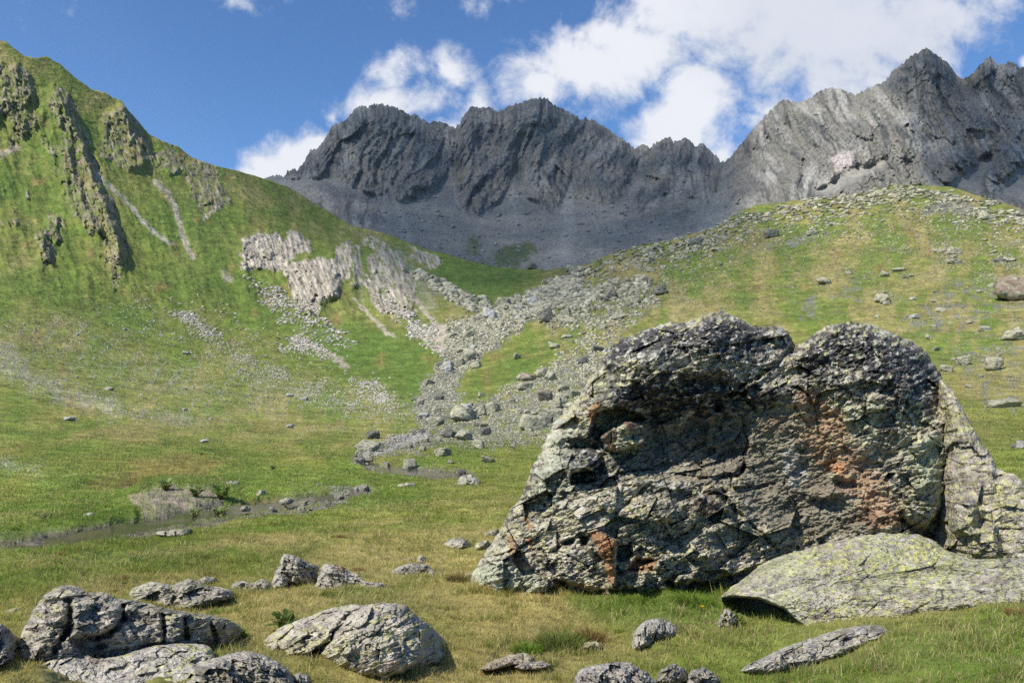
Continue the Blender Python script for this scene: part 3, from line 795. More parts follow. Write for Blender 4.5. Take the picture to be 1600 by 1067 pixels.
BUTT = [([(1449, 76), (1452, 110), (1440, 150), (1425, 200), (1420, 260)], 80, 42, 75), ([(1449, 76), (1475, 130), (1490, 200), (1500, 270)], 30, 26, 55), ([(1548, 90), (1540, 150), (1530, 220)], 50, 40, 50),
        ([(1340, 185), (1338, 215), (1332, 250), (1320, 268)], 30, 30, 38), ([(1296, 137), (1290, 180), (1262, 240), (1240, 300)], 60, 30, 40), ([(1222, 157), (1200, 210), (1180, 270), (1165, 320)], 50, 30, 40),
        ([(839, 153), (835, 200), (838, 260), (852, 325)], 60, 40, 55), ([(736, 168), (735, 220), (738, 280), (745, 335)], 28, 34, 50), ([(590, 164), (610, 200), (640, 250), (660, 310)], 60, 50, 60),
        ([(517, 200), (508, 235), (500, 275)], 30, 22, 40), ([(927, 188), (945, 230), (950, 320)], 40, 34, 40), ([(1046, 215), (1050, 260), (1056, 308)], 34, 30, 35), ([(1087, 228), (1094, 260), (1100, 310)], 20, 20, 25)]
for pts, wl, wr, hg in BUTT:
    d_, sd_, al_ = line_d(M_U, M_Y, pts)
    q = d_ * sd_ + 7 * fb2(M_U / 20.0, M_Y / 30.0, 3, int(pts[0][0]) % 40)
    rel += hg * np.where(q < 0, np.clip(1 + q / wl, 0, 1), np.clip(1 - q / wr, 0, 1)) * sst(1.0, .85, al_) * sst(0, .1, al_ + .03)
screl = 5.0 * rid2((M_U + .25 * M_Y) / 55.0, M_Y / 160.0, 3, 93) + 2.0 * fb2(M_U / 12.0, M_Y / 8.0, 4, 95) + .35 * facets(M_U / 3.0, M_Y / 2.0, 12, .8, .5)
for _b in range(2):
    _r = np.pad(rel, 1, mode='edge'); rel = (_r[1:-1, 1:-1] * 2 + _r[:-2, 1:-1] + _r[2:, 1:-1] + _r[1:-1, :-2] + _r[1:-1, 2:]) / 6.0
rel = rel + 5 * facets((M_U + .4 * M_Y) / 5.0, (M_Y - .3 * M_U) / 9.0, 18, 1, .8) + 4 * fb2(M_U / 3.0, M_Y / 4.0, 2, 94)
M_D2 = M_D - (rel * ed * .72 * lerp(1.0, .8, right) * cragr + (screl - 16 * np.clip(fbest, 0, 1.2) * (1 - right)) * scree * .8) + 22 * crag * right * 0
MP = unproject(M_U, M_Y, M_D2)
# rock and scree albedo
mcol = np.zeros(M_U.shape + (3,)); mcol[:] = (.185, .175, .148)
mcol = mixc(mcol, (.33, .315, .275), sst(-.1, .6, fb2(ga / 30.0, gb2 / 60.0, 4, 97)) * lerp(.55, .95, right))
mcol = mixc(mcol, (.065, .068, .066), sst(.02, .5, fb2(ga / 12.0, gb2 / 48.0, 5, 99, .62)) * .85)  # dark stain streaks, also painted in to lend shade contrast under the cloud
mcol = mixc(mcol, (.19, .185, .105), sst(.2, .65, fb2(M_U / 24.0, M_Y / 14.0, 5, 101)) * .38)
mcol = mixc(mcol, (.27, .20, .165), sst(.42, .7, fb2(ga / 14.0, gb2 / 22.0, 4, 103)) * .35)
mcol = mixc(mcol, (.44, .39, .36), pmask(M_U, M_Y, [(1296, 250), (1318, 234), (1334, 236), (1334, 262), (1306, 266)], 4, 4, 10))
scol = np.zeros_like(mcol); scol[:] = (.205, .20, .175)
scol = mixc(scol, (.31, .305, .275), sst(-.15, .6, fanst) * .5)
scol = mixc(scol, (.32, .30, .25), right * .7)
gr1 = pmask(M_U, M_Y, [(770, 398), (790, 385), (830, 378), (838, 392), (815, 412), (795, 418), (775, 415)], 6, 8, 14) + .8 * pmask(M_U, M_Y, [(728, 380), (742, 366), (752, 380), (744, 402), (728, 402)], 6, 6, 14) + .5 * pmask(M_U, M_Y, [(650, 392), (700, 400), (840, 420), (850, 430), (650, 410)], 5, 6, 14)
scol = mixc(scol, (.10, .125, .045), np.clip(gr1 * (1.2 + .8 * fb2(M_U / 10.0, M_Y / 9.0, 3, 106)), 0, 1) * .9)
mcol = mcol + (scol - mcol) * scree[..., None]
mcol *= np.clip(1 + lerp(.55, .2, scree) * fb2(M_U / 3.6, M_Y / 5.5, 4, 107, .7), .3, 1.8)[..., None]
lowg = sst(14, -6, mbot[None] - 30 - M_Y) * right * sst(-.1, .5, fb2(M_U / 20.0, M_Y / 12.0, 3, 109))
mcol = mixc(mcol, (.16, .155, .07), lowg * .6)
mb = []
for k in range(1, 9):
    f = k / 8
    dk = M_D2[-1] + 420 * f
    mb.append(np.stack([MP[-1, :, 0] / MP[-1, :, 1] * dk, dk, MP[-1, :, 2] - 380 * f ** 1.1 * 1.1], -1))
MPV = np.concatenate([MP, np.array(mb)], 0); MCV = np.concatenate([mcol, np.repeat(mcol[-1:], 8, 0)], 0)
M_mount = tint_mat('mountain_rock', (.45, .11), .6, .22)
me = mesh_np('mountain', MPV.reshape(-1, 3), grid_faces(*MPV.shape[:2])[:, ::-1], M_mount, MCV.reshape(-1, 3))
link('mountain', me, kind='structure')

def mpos(u, y):
    u = np.atleast_1d(np.asarray(u, float)); y = np.atleast_1d(np.asarray(y, float))
    k = np.clip(np.round(np.interp(u, muc, np.arange(len(muc)))).astype(int), 0, len(muc) - 1)
    tq = np.clip((y - mbot[k]) / (mcy[k] - mbot[k]), 0, 1) * (MR - 1)
    return MP[np.round(tq).astype(int), k]

# ---------------------------------------------------------------- the cloud that shades the range
# a real cloud, high to the left of the range, on the way from the sun
def shade_cloud(outline, alt, k):
    pts = []
    for (u, y, far) in outline:
        p = mpos([u], [y])[0] if far else gpos([u], [y])[0]
        s = (alt - p[2]) / SUN[2]
        pts.append((p + SUN * s)[:2])
    pts = np.array(pts); c = pts.mean(0)
    nth, nrr = 120, 14
    ang = np.linspace(0, 1, len(pts) + 1); loop = np.concatenate([pts, pts[:1]])
    tq = np.linspace(0, 1, nth, endpoint=False)
    edge = np.stack([np.interp(tq, ang, loop[:, 0]), np.interp(tq, ang, loop[:, 1])], -1)
    edge = c + (edge - c) * 1.22 * (1 + .07 * fb2(np.cos(tq * 6.283) * 3, np.sin(tq * 6.283) * 3, 4, k))[:, None]
    rr = np.linspace(0, 1, nrr)
    V = []; rim = []
    for sgn in (1, -1):
        for r in rr[::sgn] if sgn == 1 else rr[::-1][1:]:
            xy = c + (edge - c) * r
            th = math.sqrt(max(1 - r * r, 0)) * (170 if sgn == -1 else 60)
            z = alt - sgn * th + (40 * fb2(xy[:, 0] / 180, xy[:, 1] / 180, 3, k) * (1 - r))
            V.append(np.stack([xy[:, 0], xy[:, 1], z], -1)); rim.append(np.full(nth, (1 - r ** 3)))
    return np.array(V), np.array(rim)
mcl, n, b = new_mat('cloud_vapour')
for x in list(n.n):
    if x.bl_idname == 'ShaderNodeBsdfPrincipled': n.n.remove(x)
tr = n.node('ShaderNodeBsdfTransparent'); df = n.node('ShaderNodeBsdfTranslucent'); n.put(df.inputs[0], (.9, .9, .9))
pos = n.node('ShaderNodeNewGeometry').outputs['Position']
msh = n.node('ShaderNodeMixShader'); rimn = n.node('ShaderNodeAttribute', attribute_name='rim').outputs['Fac']
n.put(msh.inputs[0], n.m('MULTIPLY', n.rng(rimn, 0, .55), n.rng(n.noise(pos, .006, 4, .6), .3, .7, .34, .68)))
n.l.new(tr.outputs[0], msh.inputs[1]); n.l.new(df.outputs[0], msh.inputs[2])
n.l.new(msh.outputs[0], [x for x in n.n if x.bl_idname == 'ShaderNodeOutputMaterial'][0].inputs[0])
CL = [([(1385, 100, 1), (1440, 60, 1), (1520, 60, 1), (1640, 60, 1), (1700, 220, 1), (1640, 310, 1), (1520, 300, 1), (1470, 290, 1), (1440, 200, 1), (1425, 140, 1)], 1500),
      ([(400, 275, 1), (470, 250, 1), (540, 180, 1), (640, 176, 1), (720, 180, 1), (840, 150, 1), (930, 200, 1), (985, 240, 1), (1080, 235, 1), (1132, 270, 1), (1130, 340, 1), (1060, 380, 1),
        (1010, 400, 0), (900, 445, 0), (830, 448, 0), (700, 425, 0), (610, 385, 0), (540, 350, 0), (450, 295, 1)], 1650)]
for k, (ol, alt) in enumerate(CL):
    V, rim = shade_cloud(ol, alt, k + 3)
    link('cloud', mesh_np('cloud', V.reshape(-1, 3), grid_faces(V.shape[0], V.shape[1], 0, True), mcl, extra={'rim': rim}), kind='structure')

# ================================================================== ROCKS IN THE FOREGROUND
def rock_mat(name, scales, bump, vary, rough=.9, sp_scale=38.0, sp=.35):
    m, n, b = new_mat(name)
    at = n.node('ShaderNodeAttribute', attribute_name='tint').outputs['Color']
    pos = n.node('ShaderNodeNewGeometry').outputs['Position']
    f = None; h = None
    for s in scales:
        q = n.noise(pos, s, 5, .65)
        g = n.rng(q, .3, .7, 1 - vary, 1 + vary, False)
        f = g if f is None else n.m('MULTIPLY', f, g)
        hh = n.m('MULTIPLY', q, 1.0 / s)
        h = hh if h is None else n.m('ADD', h, hh)
    c = n.scale(at, f)
    # crusty lichen: small pale and black scabs
    sc1 = n.noise(pos, sp_scale, 3, .7, .6)
    c = n.mix(n.rng(sc1, .60, .68, 0, sp), c, (.55, .56, .50))
    sc2 = n.noise(n.v('ADD', pos, (4, 7, 2)), sp_scale * .8, 3, .7, .6)
    c = n.mix(n.rng(sc2, .58, .66, 0, sp * 1.3), c, (.035, .034, .034))
    n.put(b.inputs['Base Color'], c); b.inputs['Roughness'].default_value = rough
    bp = n.node('ShaderNodeBump'); n.put(bp.inputs['Height'], h); n.put(bp.inputs['Distance'], 1.0); n.put(bp.inputs['Strength'], bump)
    n.l.new(bp.outputs[0], b.inputs['Normal'])
    return m
M_rock = rock_mat('lichen_rock', (5.0, 22.0), .8, .22)
M_hero = rock_mat('great_boulder_rock', (4.0, 17.0), .6, .2, .85, 30.0, .22)

def lichen_albedo(a, b, seed, base=(.30, .30, .295), yellow=.5, black=.4, pale=.5):
    """grey schist crusted with pale, yellow-green and black lichen; a, b in metres over the face"""
    c = np.zeros(a.shape + (3,)); c[:] = base
    n1 = fb2(a / .35, b / .35, 4, seed); n2 = fb2(a / .10, b / .10, 4, seed + 2, .6); n3 = fb2(a / .035, b / .035, 3, seed + 4, .6)
    c = mixc(c, (.46, .455, .43), pale * sst(-.15, .4, n2 + .4 * n1 + .3 * n3))
    c = mixc(c, (.16, .155, .15), .8 * sst(.05, .5, -n1 * .6 - n2 * .7))
    c = mixc(c, (.43, .455, .20), yellow * sst(.05, .27, fb2(a / .085, b / .065, 5, seed + 6, .72) + .4 * n3 + .35 * fb2(a / .8, b / .8, 2, seed + 8)))
    c = mixc(c, (.035, .034, .036), black * sst(.16, .30, fb2(a / .08, b / .07, 5, seed + 10, .72) + .3 * n1))
    return c * np.array([1.14, 1.05, .92]) * (1 + .25 * n3)[..., None]

def disc_param(outline, nth, nrr, centre=None, jag=2.0, seed=1, js=9.0):
    """rings from a centre out to a ragged outline: arrays (ring, angle) of photo columns and rows"""
    p = np.asarray(outline, float)
    L = np.concatenate([[0], np.cumsum(np.hypot(*np.diff(np.concatenate([p, p[:1]]), axis=0).T))])
    s = np.linspace(0, L[-1], nth, endpoint=False)
    q = np.concatenate([p, p[:1]])
    eu, ey = np.interp(s, L, q[:, 0]), np.interp(s, L, q[:, 1])
    k = max(int(nth * 5 / L[-1]), 1); ker = np.ones(2 * k + 1) / (2 * k + 1)
    eu = np.convolve(np.pad(eu, k, mode='wrap'), ker, 'valid'); ey = np.convolve(np.pad(ey, k, mode='wrap'), ker, 'valid')
    c = np.array(centre if centre is not None else (p[:, 0].mean(), p[:, 1].mean()), float)
    nu, ny = eu - c[0], ey - c[1]; ln = np.hypot(nu, ny)
    j = jag * (fb2(eu / js, ey / js, 4, seed) + .5 * facets(eu / js / 1.4, ey / js / 1.4, seed, 1.6, .8))
    eu = eu + nu / ln * j; ey = ey + ny / ln * j
    rho = 1 - (1 - np.linspace(0, 1, nrr)) ** 1.25
    Uq = c[0] + (eu - c[0])[None] * rho[:, None]; Yq = c[1] + (ey - c[1])[None] * rho[:, None]
    edge = (1 - rho)[:, None] * np.hypot(eu - c[0], ey - c[1])[None]
    return Uq, Yq, edge, rho

def close_rock(name, Uq, Yq, F, col, mat, thick, nback=14, twist=0):
    """front relief F plus a bulging back, joined along the outline"""
    nrr, nth = Uq.shape
    V = unproject(Uq, Yq, F)
    c0 = V[0, 0]
    rho_b = np.linspace(1, 0, nback + 1)[1:]
    e = V[-1]; dirs = e / e[:, 1:2]
    cen = np.array([Uq[0, 0], Yq[0, 0]])
    B = []
    for r in rho_b:
        ub = cen[0] + (Uq[-1] - cen[0]) * r; yb = cen[1] + (Yq[-1] - cen[1]) * r
        base = lerp(F[-1].mean(), F[-1], r)
        db = base + thick * math.sqrt(1 - r * r) * (1 + .12 * fb2(ub / 30, yb / 30, 3, 5))
        B.append(unproject(ub, yb, db))
    V = np.concatenate([V, np.array(B)], 0)
    cb = np.concatenate([col, np.repeat(col[-1:], nback, 0)], 0)
    return mesh_np(name, V.reshape(-1, 3), grid_faces(V.shape[0], nth, 0, True)[:, ::-1], mat, cb.reshape(-1, 3))

def bottom_of(outline, u):
    """lowest row of the outline at each column"""
    p = np.asarray(outline, float); q = np.roll(p, -1, 0)
    us = np.linspace(p[:, 0].min(), p[:, 0].max(), 200); yb = np.full(200, -1e9)
    for (a, b), (c, d) in zip(p, q):
        lo, hi = min(a, c), max(a, c)
        s = (us >= lo - .01) & (us <= hi + .01)
        t = (us[s] - a) / (c - a) if c != a else np.zeros(s.sum())
        yb[s] = np.maximum(yb[s], b + np.clip(t, 0, 1) * (d - b))
    k = np.ones(31) / 31
    yb = np.convolve(np.pad(yb, 15, mode='edge'), k, 'valid')
    return np.interp(u, us, yb)

def relief_rock(outline, label, cat='boulder', lean=.45, rnd=.35, thick=.8, fs=28.0, fa=.06, centre=None, seed=1, name='boulder', mat=None,
                jag=2.0, strat=None, colour=None, extra=None, bed=7, group=None, flat_ground=False, nudge=0.0, **lk):
    p = np.asarray(outline, float)
    p = p.copy()
    per = np.hypot(*np.diff(np.concatenate([p, p[:1]]), axis=0).T).sum()
    nth = int(np.clip(per / 1.3, 60, 900)); size = min(np.ptp(p[:, 0]), np.ptp(p[:, 1]) * 2.0)
    nrr = int(np.clip(size / 2.2, 16, 170))
    low = p[:, 1] > lerp(p[:, 1].min(), p[:, 1].max(), .6)
    Uq, Yq, edge, rho = disc_param(p, nth, nrr, centre, jag, seed, 9.0)
    yb = bottom_of(p, Uq)
    gd = gdepth(np.clip(Uq.ravel(), -200, 1800), np.clip(yb.ravel() - bed, 0, 1300)).reshape(Uq.shape)
    gm_ = np.median(gd)
    gd = lerp(gm_, gd, .6)
    mpp = gm_ / F_PX
    F = gd + lean * (yb - Yq) * mpp + nudge
    w_ = max(.42 * min(np.ptp(p[:, 0]), np.ptp(p[:, 1])), 6)
    s = np.clip(edge / w_, 0, 1)
    F = F + rnd * (1 - np.sqrt(1 - (1 - s) ** 2))
    ang = seed * 1.3 if strat is None else strat
    ca, sa = math.cos(ang), math.sin(ang)
    a = (Uq * ca + Yq * sa); b = (-Uq * sa + Yq * ca)
    k = np.clip(edge / 8, .25, 1)
    F = F - k * (fa * facets(a / fs, b / (fs * .55), seed, 1.2, 1.0) + fa * .5 * facets(a / (fs * .42), b / (fs * .2), seed + 1, 1.1, .9)
                 + fa * .22 * facets(a / (fs * .16), b / (fs * .08), seed + 2, 1, .8) + fa * .8 * fb2(a / fs, b / fs, 4, seed + 3))
    am, bm = a * mpp, b * mpp
    col = lichen_albedo(am * 1.0 + seed, bm * 1.6, seed, **lk)
    if extra is not None: F, col = extra(Uq, Yq, F, col, edge)
    me = close_rock(name, Uq, Yq, F, col, mat or M_rock, thick)
    return link(name, me, label=label, cat=cat, group=group)

# ------------------------------------------------------------------ the great boulder
def c6(*pts): return [(720 + x * .55, 480 + y * .55) for x, y in pts]
HERO = c6((20, 806), (28, 775), (40, 742), (72, 690), (110, 640), (135, 580), (170, 540), (190, 485), (215, 430), (240, 372), (265, 330), (300, 292), (330, 258), (365, 200), (404, 166), (400, 140), (403, 120), (440, 100),
          (480, 82), (520, 66), (580, 44), (640, 42), (690, 22), (740, 14), (800, 35), (830, 50), (850, 58), (895, 50), (925, 66), (938, 84), (950, 112), (980, 95), (1010, 70), (1040, 52), (1100, 42), (1160, 46),
          (1200, 60), (1230, 76), (1280, 96), (1308, 112), (1330, 140), (1348, 165), (1360, 190), (1385, 240), (1402, 300), (1412, 350), (1415, 400), (1412, 450), (1400, 500), (1388, 560), (1368, 610), (1345, 660),
          (1330, 740), (1200, 800), (1000, 840), (800, 855), (740, 862), (640, 862), (560, 860), (480, 858), (400, 850), (330, 836), (262, 806), (225, 826), (150, 838), (60, 828))
HC = (1128, 735)
Uq, Yq, edge, rho = disc_param(HERO, 1500, 330, HC, 2.6, 7, 11.0)
HCT = c6((30, 800), (120, 800), (230, 800), (400, 825), (560, 830), (700, 840), (850, 800), (1100, 720), (1330, 700),
         (150, 620), (250, 640), (380, 640), (500, 640), (620, 640), (750, 640), (880, 660),
         (260, 480), (340, 470), (420, 490), (540, 490), (650, 500), (740, 505), (860, 560), (1000, 560), (1150, 560), (1280, 560), (1370, 540),
         (330, 330), (390, 280), (470, 380), (560, 440), (620, 400), (720, 420), (820, 400), (940, 400), (1050, 400), (1180, 420), (1300, 400), (1390, 400),
         (400, 200), (470, 230), (560, 280), (680, 290), (780, 280), (850, 230), (960, 240), (1100, 240), (1230, 240), (1340, 260),
         (430, 140), (520, 150), (640, 160), (760, 150), (860, 140), (940, 130), (1050, 120), (1180, 120), (1290, 150))
HCV = [7.05, 6.80, 6.62, 6.42, 6.40, 6.42, 6.85, 7.10, 7.05,
       7.10, 6.95, 6.66, 6.60, 6.60, 6.75, 7.0,
       7.30, 7.12, 6.98, 7.05, 7.10, 7.12, 7.32, 7.28, 7.12, 6.98, 7.12,
       7.45, 7.22, 7.50, 7.66, 7.60, 7.60, 7.54, 7.46, 7.36, 7.18, 7.02, 7.25,
       7.50, 7.27, 7.48, 7.54, 7.53, 7.46, 7.42, 7.26, 7.12, 7.35,
       7.52, 7.30, 7.24, 7.30, 7.55, 7.72, 7.52, 7.42, 7.55]
F = grid_tps(HCT, HCV, Uq, Yq, 3e-3)
s_ = np.clip(edge / 62.0, 0, 1)
topw = sst(700, 560, Yq)
F = F + lerp(.42, .78, topw) * (1 - np.sqrt(1 - (1 - s_) ** 2)) * lerp(1, .35, sst(880, 930, Yq))
# cleavage runs up to the right on the left dome, flat on the right
ta, tb = Uq + .45 * Yq * 0, Yq
r1 = .30
aa, bb = Uq * math.cos(r1) - Yq * math.sin(r1), Uq * math.sin(r1) + Yq * math.cos(r1)
k = np.clip(edge / 14, .2, 1)
smooth_face = pmask(Uq, Yq, c6((800, 310), (930, 250), (1060, 300), (1150, 430), (1260, 560), (1240, 640), (1100, 660), (960, 640), (830, 560), (800, 420)), 25, 8, 30)
rg = 1 - .7 * smooth_face
domes = pmask(Uq, Yq, c6((400, 100), (740, 10), (950, 110), (900, 200), (600, 200), (400, 260)), 25) + pmask(Uq, Yq, c6((950, 110), (1100, 40), (1330, 140), (1400, 400), (1380, 560), (1250, 520), (1100, 260)), 25)
rg2 = rg * (1 - .45 * np.clip(domes, 0, 1))
F = F - k * (.25 * rg2 * facets(aa / 92.0, bb / 66.0, 11, 1.0, .9) + .15 * rg2 * facets(aa / 40.0, bb / 26.0, 12, 1.1, .9)
             + .045 * rg * facets(aa / 17.0, bb / 9.5, 13, 1.1, .9) + .022 * facets(aa / 7.5, bb / 4.2, 14, 1.1, .8) + .013 * facets(aa / 3.2, bb / 2.2, 15, 1, .8)
             + .10 * fb2(aa / 60.0, bb / 40.0, 5, 16) + .03 * fb2(aa / 12.0, bb / 6.0, 3, 17))
def push(poly, amt, soft=5, jag=3, gu=0.0, gv=0.0):
    """move a patch of the face towards (positive) or away from the viewer, tilted by gu, gv metres across it"""
    global F
    q = c6(*poly); qa = np.array(q); m = pmask(Uq, Yq, q, soft, jag, 14, int(qa[0, 0]) % 60)
    cu_, cy_ = qa.mean(0); su, sv = np.ptp(qa[:, 0]), np.ptp(qa[:, 1])
    F = F - m * (amt + gu * (Uq - cu_) / su + gv * (Yq - cy_) / sv)
    return m
def crack(pts, wd, dep, jag=3):
    global F
    F = F + .6 * dep * lmask(Uq, Yq, c6(*pts), wd, wd * .7, jag, 12, int(pts[0][0]) % 60)
# brow and hollow under the left dome
push([(470, 205), (600, 190), (720, 195), (800, 190), (770, 235), (700, 250), (600, 262), (500, 262), (420, 300), (400, 270)], .10, 9, 6, 0, .12)
push([(520, 300), (640, 290), (760, 300), (820, 330), (800, 400), (740, 470), (560, 480), (530, 430), (505, 360)], -.08, 12, 8)
push([(740, 240), (860, 235), (960, 215), (960, 240), (880, 265), (800, 300), (750, 300)], .08, 8, 5)
push([(620, 195), (750, 190), (765, 225), (700, 235), (630, 225)], -.14, 6, 4)
# dark recess and the jutting block in front of it
push([(385, 300), (440, 285), (500, 300), (520, 320), (470, 325), (410, 355), (385, 372), (370, 345)], -.42, 4, 3)
push([(398, 368), (440, 335), (462, 318), (520, 330), (528, 360), (515, 392), (470, 402), (440, 412), (412, 398)], .42, 3, 2, .10, .16)
push([(398, 368), (440, 335), (450, 352), (438, 410), (412, 398)], -.05, 3, 2, -.2, 0)
push([(290, 440), (300, 412), (350, 402), (395, 412), (392, 450), (370, 462), (316, 468), (310, 492)], .30, 4, 3, .05, .18)
push([(312, 478), (330, 466), (372, 462), (384, 490), (360, 500), (320, 500)], -.34, 4, 3)
push([(300, 380), (330, 372), (390, 392), (395, 405), (330, 405)], -.2, 4, 3)
# lower mass: ledge lip, ochre flake, dark niche, step to the foot
push([(480, 480), (600, 484), (720, 492), (745, 505), (735, 530), (660, 528), (560, 512), (500, 510)], .16, 7, 5)
push([(365, 640), (385, 625), (440, 660), (438, 715), (415, 722), (392, 700)], .18, 3, 2, .22, .05)
push([(442, 676), (480, 672), (486, 700), (470, 720), (448, 722)], -.30, 3, 3)
push([(408, 725), (436, 722), (440, 790), (430, 795), (418, 770)], .16, 3, 2, .16, 0)
push([(472, 745), (500, 712), (555, 720), (548, 745), (500, 752)], -.26, 4, 3)
push([(340, 650), (365, 648), (360, 676), (344, 674)], -.25, 3, 2)
push([(285, 670), (320, 655), (325, 672), (300, 682)], -.2, 4, 2)
push([(255, 800), (275, 790), (285, 815), (262, 826)], -.4, 4, 2)
push([(270, 775), (330, 790), (420, 812), (470, 790), (500, 800), (480, 840), (380, 850), (280, 820)], -.22, 6, 4, 0, -.1)
push([(590, 780), (680, 790), (740, 780), (740, 840), (640, 845), (600, 830)], -.28, 9, 5)
push([(640, 660), (720, 610), (790, 600), (800, 650), (770, 700), (700, 720), (640, 720)], .13, 10, 6, 0, .08)
push([(690, 700), (760, 690), (780, 740), (720, 790), (650, 770)], .10, 8, 5)
push([(590, 600), (610, 590), (620, 640), (600, 650)], -.06, 4, 2)
push([(540, 560), (600, 545), (630, 575), (610, 610), (545, 600)], .16, 6, 4)
push([(665, 530), (740, 545), (770, 580), (720, 595), (660, 580)], .20, 6, 4)
push([(770, 570), (800, 590), (800, 612), (776, 610)], -.12, 4, 2)
# right dome: steps and overhanging flakes
push([(1050, 440), (1100, 440), (1120, 470), (1100, 492), (1058, 480)], .07, 4, 3, 0, .05)
push([(1060, 490), (1120, 492), (1125, 512), (1075, 520)], -.14, 4, 3)
push([(1270, 520), (1330, 470), (1370, 500), (1368, 580), (1320, 640), (1260, 630), (1255, 570)], .13, 10, 6)
push([(1250, 600), (1320, 628), (1340, 650), (1280, 650)], -.2, 6, 3)
push([(980, 520), (1060, 500), (1100, 520), (1040, 545), (985, 545)], .08, 5, 3, 0, .06)
crack([(952, 112), (930, 122), (900, 160), (850, 195), (800, 222), (770, 250)], 3, .22)
crack([(930, 235), (960, 300), (985, 340)], 2.2, .10)
crack([(980, 240), (1010, 310), (1020, 370)], 2, .08)
crack([(800, 310), (815, 380), (800, 470), (770, 490)], 2.4, .14)
crack([(730, 500), (770, 560), (850, 640), (900, 690)], 2.5, .12)
crack([(560, 300), (650, 275), (760, 300)], 2.4, .1)
crack([(600, 470), (680, 486), (790, 478), (805, 450)], 2.6, .18)
crack([(1060, 262), (1120, 262), (1180, 275)], 2, .09)
crack([(1160, 300), (1210, 292)], 1.8, .08)
crack([(560, 690), (640, 640), (740, 600)], 2, .06)
crack([(430, 590), (470, 560), (540, 500)], 2.4, .10)
crack([(240, 560), (300, 470), (330, 400)], 2.6, .12)
crack([(180, 620), (260, 560), (300, 540)], 2.4, .09)
crack([(1240, 250), (1230, 330), (1190, 400), (1180, 440)], 2, .06)
# colour
mpp = 7.2 / F_PX
am, bm = aa * mpp, bb * mpp * 1.3
col = lichen_albedo(am, bm, 31, base=(.38, .36, .305), yellow=.6, black=.5, pale=.6)
n0 = fb2(am / .5, bm / .4, 4, 33); n4 = fb2(am / .09, bm / .07, 4, 35, .62); n5 = fb2(am / .028, bm / .022, 3, 37)
def paint(poly, c, wt=1.0, soft=14, jag=16, thr=(-.35, .15), js=30):
    global col
    m = pmask(Uq, Yq, c6(*poly), soft, jag, js, int(poly[0][1]) % 60)
    col = mixc(col, c, wt * m * sst(thr[0], thr[1], n4 + .35 * n5 + .7 * (m - .5)))
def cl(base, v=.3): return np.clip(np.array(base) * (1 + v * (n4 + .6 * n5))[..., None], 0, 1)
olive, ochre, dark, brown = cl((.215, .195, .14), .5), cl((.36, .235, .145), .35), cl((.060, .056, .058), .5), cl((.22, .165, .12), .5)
fs1 = fb2(am / .055, bm / .05, 4, 151, .7); fs2 = fb2(am / .075, bm / .065, 4, 153, .7); fs3 = fb2(am / .05, bm / .05, 4, 155, .7); big = fb2(am / .6, bm / .5, 3, 157)
bare_ = np.clip(pmask(Uq, Yq, c6((800, 300), (930, 240), (1010, 230), (1150, 420), (1260, 600), (1180, 650), (960, 660), (850, 620), (740, 480)), 20, 14, 30), 0, 1)
crust = 1 - .7 * bare_
col = mixc(col, (.055, .050, .050), crust * .85 * sst(.14, .26, fs1 + .45 * big))
col = mixc(col, (.54, .53, .45), crust * .8 * sst(.20, .32, fs2 - .15 * big))
col = mixc(col, (.46, .48, .26), crust * .65 * sst(.24, .34, fs3 + .15 * big))
# bare olive-grey faces in the middle
paint([(800, 300), (900, 280), (960, 300), (1000, 420), (1100, 520), (1160, 600), (1130, 660), (960, 660), (850, 620), (780, 520), (740, 480)], olive, .9)
paint([(520, 300), (800, 300), (830, 470), (700, 490), (560, 480)], cl((.22, .20, .15), .6), .8)
# rusty faces
paint([(930, 230), (1000, 220), (1080, 300), (1150, 420), (1210, 500), (1260, 600), (1180, 630), (1110, 560), (1050, 480), (960, 400)], ochre, .85, 18, 16, (-.25, .2))
paint([(1010, 430), (1060, 420), (1100, 460), (1080, 480), (1040, 470)], cl((.38, .20, .10), .3), .95, 5, 3)
paint([(1120, 590), (1240, 560), (1270, 610), (1180, 640)], cl((.28, .17, .10), .3), .8)
paint([(980, 470), (1050, 500), (1040, 540), (980, 520)], brown, .7)
paint([(840, 280), (930, 300), (930, 340), (880, 350)], cl((.30, .20, .13), .3), .6)
# black lichen
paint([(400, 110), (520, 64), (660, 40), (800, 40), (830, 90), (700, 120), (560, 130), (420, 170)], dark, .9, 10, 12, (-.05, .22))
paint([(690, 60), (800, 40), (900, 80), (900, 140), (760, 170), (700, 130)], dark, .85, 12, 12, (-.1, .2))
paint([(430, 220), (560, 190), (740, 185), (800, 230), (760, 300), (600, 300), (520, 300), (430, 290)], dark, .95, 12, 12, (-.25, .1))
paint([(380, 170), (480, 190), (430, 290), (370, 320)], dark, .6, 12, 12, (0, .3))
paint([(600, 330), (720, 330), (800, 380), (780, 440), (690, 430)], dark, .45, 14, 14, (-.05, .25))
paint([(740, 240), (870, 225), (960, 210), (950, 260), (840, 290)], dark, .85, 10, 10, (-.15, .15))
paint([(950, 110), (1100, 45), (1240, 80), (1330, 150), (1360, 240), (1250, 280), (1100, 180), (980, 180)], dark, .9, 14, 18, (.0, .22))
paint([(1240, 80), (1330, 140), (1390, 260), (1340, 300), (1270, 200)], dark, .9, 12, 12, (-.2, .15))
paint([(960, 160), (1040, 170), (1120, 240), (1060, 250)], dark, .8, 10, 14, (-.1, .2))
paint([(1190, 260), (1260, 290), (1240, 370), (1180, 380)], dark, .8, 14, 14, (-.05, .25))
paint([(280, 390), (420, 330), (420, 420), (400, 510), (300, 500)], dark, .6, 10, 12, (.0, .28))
paint([(520, 500), (770, 500), (790, 600), (560, 620)], dark, .4, 14, 14, (.05, .3))
